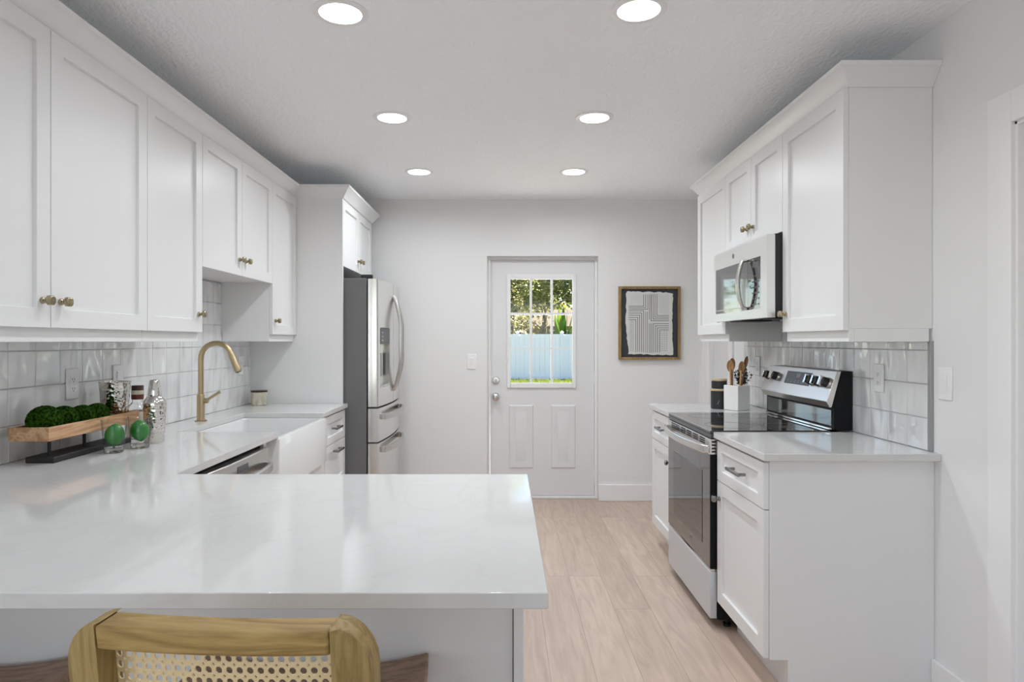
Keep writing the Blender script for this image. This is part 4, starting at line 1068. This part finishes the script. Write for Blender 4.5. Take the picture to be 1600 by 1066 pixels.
# ------------------------------------------------------------------ outside
GZ = -.10
struct(MB().box(-30, 34, 5.62, 70, GZ - .1, GZ).build('lawn', M['grass']))
struct(MB().box(-5, 7, 5.62, 11, GZ, GZ + .05).build('bounce_patio', M['concrete'], bevel=.01))  # unseen pale slab, added to bounce sunlight up onto the ceiling
rnd = random.Random(21); b = MB()
for k in range(5200):
    x = rnd.uniform(-1.5, 4.5); y = rnd.uniform(18.5, 23.9); h_ = rnd.uniform(.04, .09); a = rnd.uniform(0, PI); dx, dy = .012 * math.cos(a), .012 * math.sin(a)
    b.poly([(x - dx, y - dy, GZ), (x + dx, y + dy, GZ), (x + rnd.uniform(-.03, .03), y + rnd.uniform(-.03, .03), GZ + h_)], [(0, 1, 2)])
tag(b.build('grass', M['blade'], smooth=False, loc=(1.5, 21, GZ)), 'sunlit green grass in front of the white fence', 'grass', kind='stuff')
t = thing('vinyl_fence', (2, 24, GZ), 'white vinyl privacy fence across the back yard', 'fence')
FT = 1.555
b = MB(); rl_ = MB(); xs = [.465 - 1.62 * 9 + 1.62 * k for k in range(22)]
for x in xs:
    p_ = MB().box(x - .06, x + .06, 23.94, 24.06, GZ, FT + .06).build('post', M['vinyl'], t)
    MB().poly([(x - .075, 23.925, FT + .06), (x + .075, 23.925, FT + .06), (x + .075, 24.075, FT + .06), (x - .075, 24.075, FT + .06), (x, 24, FT + .13)], [(0, 1, 2, 3), (0, 1, 4), (1, 2, 4), (2, 3, 4), (3, 0, 4)]).build('post_cap', M['vinyl'], p_, smooth=False)
for x in xs[:-1]:
    w_ = (1.62 - .12) / 8
    for k in range(8): b.box(x + .06 + k * w_ + .003, x + .06 + (k + 1) * w_ - .003, 23.985, 24.015, GZ + .06, FT - .02)
    rl_.box(x + .06, x + 1.56, 23.965, 24.035, FT - .10, FT); rl_.box(x + .06, x + 1.56, 23.965, 24.035, GZ + .03, GZ + .15)
b.build('picket_panel', M['vinyl'], t, smooth=False); rl_.build('rail', M['vinyl'], t, smooth=False)

def crownmesh(rnd, cx, cy, cz, rx, ry, rz, n, leaf):
    b = MB()
    lobes = [(Vector((rnd.gauss(0, .45), rnd.gauss(0, .45), rnd.gauss(0, .45))), rnd.uniform(.35, .6)) for _ in range(14)]
    for k in range(n):
        c, r = rnd.choice(lobes); d = Vector((rnd.gauss(0, 1), rnd.gauss(0, 1), rnd.gauss(0, 1))).normalized() * r * rnd.uniform(.6, 1.0) ** .5
        p = c + d; p = Vector((cx + p.x * rx, cy + p.y * ry, cz + p.z * rz))
        u = Vector((rnd.gauss(0, 1), rnd.gauss(0, 1), rnd.gauss(0, .6))).normalized(); w_ = u.cross(Vector((rnd.gauss(0, 1), rnd.gauss(0, 1), rnd.gauss(0, 1)))).normalized()
        s_ = leaf * rnd.uniform(.6, 1.3)
        b.poly([p, p + u * s_ * .5 + w_ * s_ * .28, p + u * s_, p + u * s_ * .5 - w_ * s_ * .28], [(0, 1, 2, 3)])
    return b
def tree(seed, x, y, h, rx, rz, m, label, leaf=.22, n=5200, trunk=.16, name='tree'):
    rnd = random.Random(seed)
    t = thing(name, (x, y, GZ), label, 'tree', 'trees beyond the fence')
    b = MB(); top = Vector((x + rnd.uniform(-.3, .3), y, GZ + h))
    b.tube([(x, y, GZ), (x + rnd.uniform(-.15, .15), y, GZ + h * .5), top], [trunk, trunk * .8, trunk * .5], 10)
    for k in range(5):
        a = rnd.uniform(0, 2 * PI); z = GZ + h * rnd.uniform(.5, .85)
        b.tube([(x, y, z), (x + rx * .4 * math.cos(a), y + rx * .4 * math.sin(a), z + .5), (x + rx * .85 * math.cos(a), y + rx * .85 * math.sin(a), z + .8)], [trunk * .5, trunk * .36, trunk * .15], 7)
    b.build('trunk', M['bark'], t)
    crownmesh(rnd, x, y, GZ + h, rx, rx, rz, n, leaf).build('crown', M[m], t, smooth=False)
    return t
tree(1, .2, 29.5, 4.9, 1.75, 2.2, 'leaf1', 'olive-green leafy tree seen in the left panes of the door window', n=9000, leaf=.17)
tree(2, 1.9, 33.2, 5.3, 1.9, 2.4, 'leaf1', 'pale speckled tree seen in the top middle pane of the door window', n=9500, leaf=.17)
tree(3, 3.55, 29.5, 4.9, 1.6, 2.2, 'leaf3', 'darker green tree seen in the top right pane of the door window', n=8500, leaf=.17)
tree(4, -3.6, 30, 4.8, 2.2, 2.4, 'leaf3', 'dark green tree beyond the fence, hidden left of the door window', leaf=.3, n=3500)
tree(5, 8.2, 30.5, 5.2, 2.6, 2.6, 'leaf1', 'green tree beyond the fence, hidden right of the door window', leaf=.3, n=3500)
tree(6, 0.5, 55, 6.6, 4.4, 4.4, 'leaf2', 'yellow-green tree standing behind the nearer trees', leaf=.34, n=6500)
tree(7, 14.0, 55, 6.6, 4.4, 4.4, 'leaf3', 'tall dark tree at the back, right of the tan house', leaf=.34, n=5500)
tree(8, -11.5, 50, 6.0, 4.6, 4.2, 'leaf3', 'tall dark tree at the back, far left of the yard', leaf=.4, n=3500)
tree(9, 22.0, 43, 6.0, 4.6, 4.2, 'leaf3', 'tall dark tree at the back, far right of the yard', leaf=.4, n=3500)
def bush(seed, x, y, rx, h, m, label, n=2600, leaf=.12, name='shrub'):
    rnd = random.Random(seed); t = thing(name, (x, y, GZ), label, 'shrub', 'shrubs beyond the fence')
    MB().tube([(x, y, GZ), (x, y, GZ + h * .6)], .05, 8).build('stem', M['bark'], t)
    crownmesh(rnd, x, y, GZ + h * .55, rx, rx * .7, h * .5, n, leaf).build('foliage', M[m], t, smooth=False)
bush(31, .75, 27.0, .95, 2.5, 'leaf4', 'tan dry-leaved shrub over the fence in the middle left pane')
bush(32, 3.02, 25.6, .34, 2.0, 'redleaf', 'red-flowering shrub peeking over the fence at right', 900, .10)
bush(34, -1.5, 43.0, 2.3, 6.0, 'leaf2', 'tall yellow-green hedge shrub far behind the left trees', 5200, .24)
bush(36, 2.6, 43.4, 1.7, 6.6, 'leaf2', 'tall yellow-green hedge shrub directly behind the tan house', 5600, .24)
bush(37, 7.2, 43.0, 1.6, 6.4, 'leaf3', 'tall green hedge shrub behind the right end of the tan house', 3000, .26)
bush(33, 1.75, 29.0, .6, 2.1, 'leaf4', 'pale yellow shrub over the fence in the middle pane', 900)
# broad-leaved plant
t = thing('broad_leaf_plant', (2.30, 26.6, GZ), 'bright green broad-leaved plant standing over the fence', 'plant')
rnd = random.Random(5); b = MB()
for k in range(17):
    a = rnd.uniform(0, 2 * PI); L_ = rnd.uniform(1.4, 3.0); le = rnd.uniform(.15, .5); prev = None
    for q in range(9):
        u = q / 8; c = Vector((2.30 + le * math.cos(a) * u, 26.6 + le * math.sin(a) * u, GZ + .3 + L_ * u - .35 * u * u)); wd = .27 * math.sin(PI * min(1, u * .9 + .1)) ** .7 * (.3 + u) * (1.25 - u)
        sd = Vector((-math.sin(a), math.cos(a), 0)) * wd
        cur = (b.bm.verts.new(c - sd), b.bm.verts.new(c + Vector((0, 0, -.03))), b.bm.verts.new(c + sd))
        if prev:
            b.bm.faces.new([prev[0], prev[1], cur[1], cur[0]]); b.bm.faces.new([prev[1], prev[2], cur[2], cur[1]])
        prev = cur
b.build('leaf', M['banana'], t)
MB().tube([(2.30, 26.6, GZ), (2.42, 26.2, GZ + .5)], [.09, .06], 10).build('stalk', M['banana'], t)
# neighbour house
t = thing('neighbour_house', (3.3, 37, GZ), 'tan neighbouring house with a pale sloping roof beyond the fence', 'house')
MB().box(1.3, 5.3, 36, 39.5, GZ, 2.15).build('wall', M['stucco'], t)
MB().poly([(1.0, 35.5, 2.1), (5.6, 35.5, 2.1), (5.6, 40, 2.1), (1.0, 40, 2.1), (2.2, 37.7, 3.1), (4.4, 37.7, 3.1)], [(0, 1, 2, 3), (0, 1, 5, 4), (1, 2, 5), (2, 3, 4, 5), (3, 0, 4)]).build('roof', M['roof'], t, smooth=False)
wd = MB().box(2.4, 3.6, 35.97, 36.02, .9, 1.9).build('window', M['trim'], t); MB().box(2.46, 3.54, 35.955, 35.975, .96, 1.84).build('pane', M['blackglass'], wd)
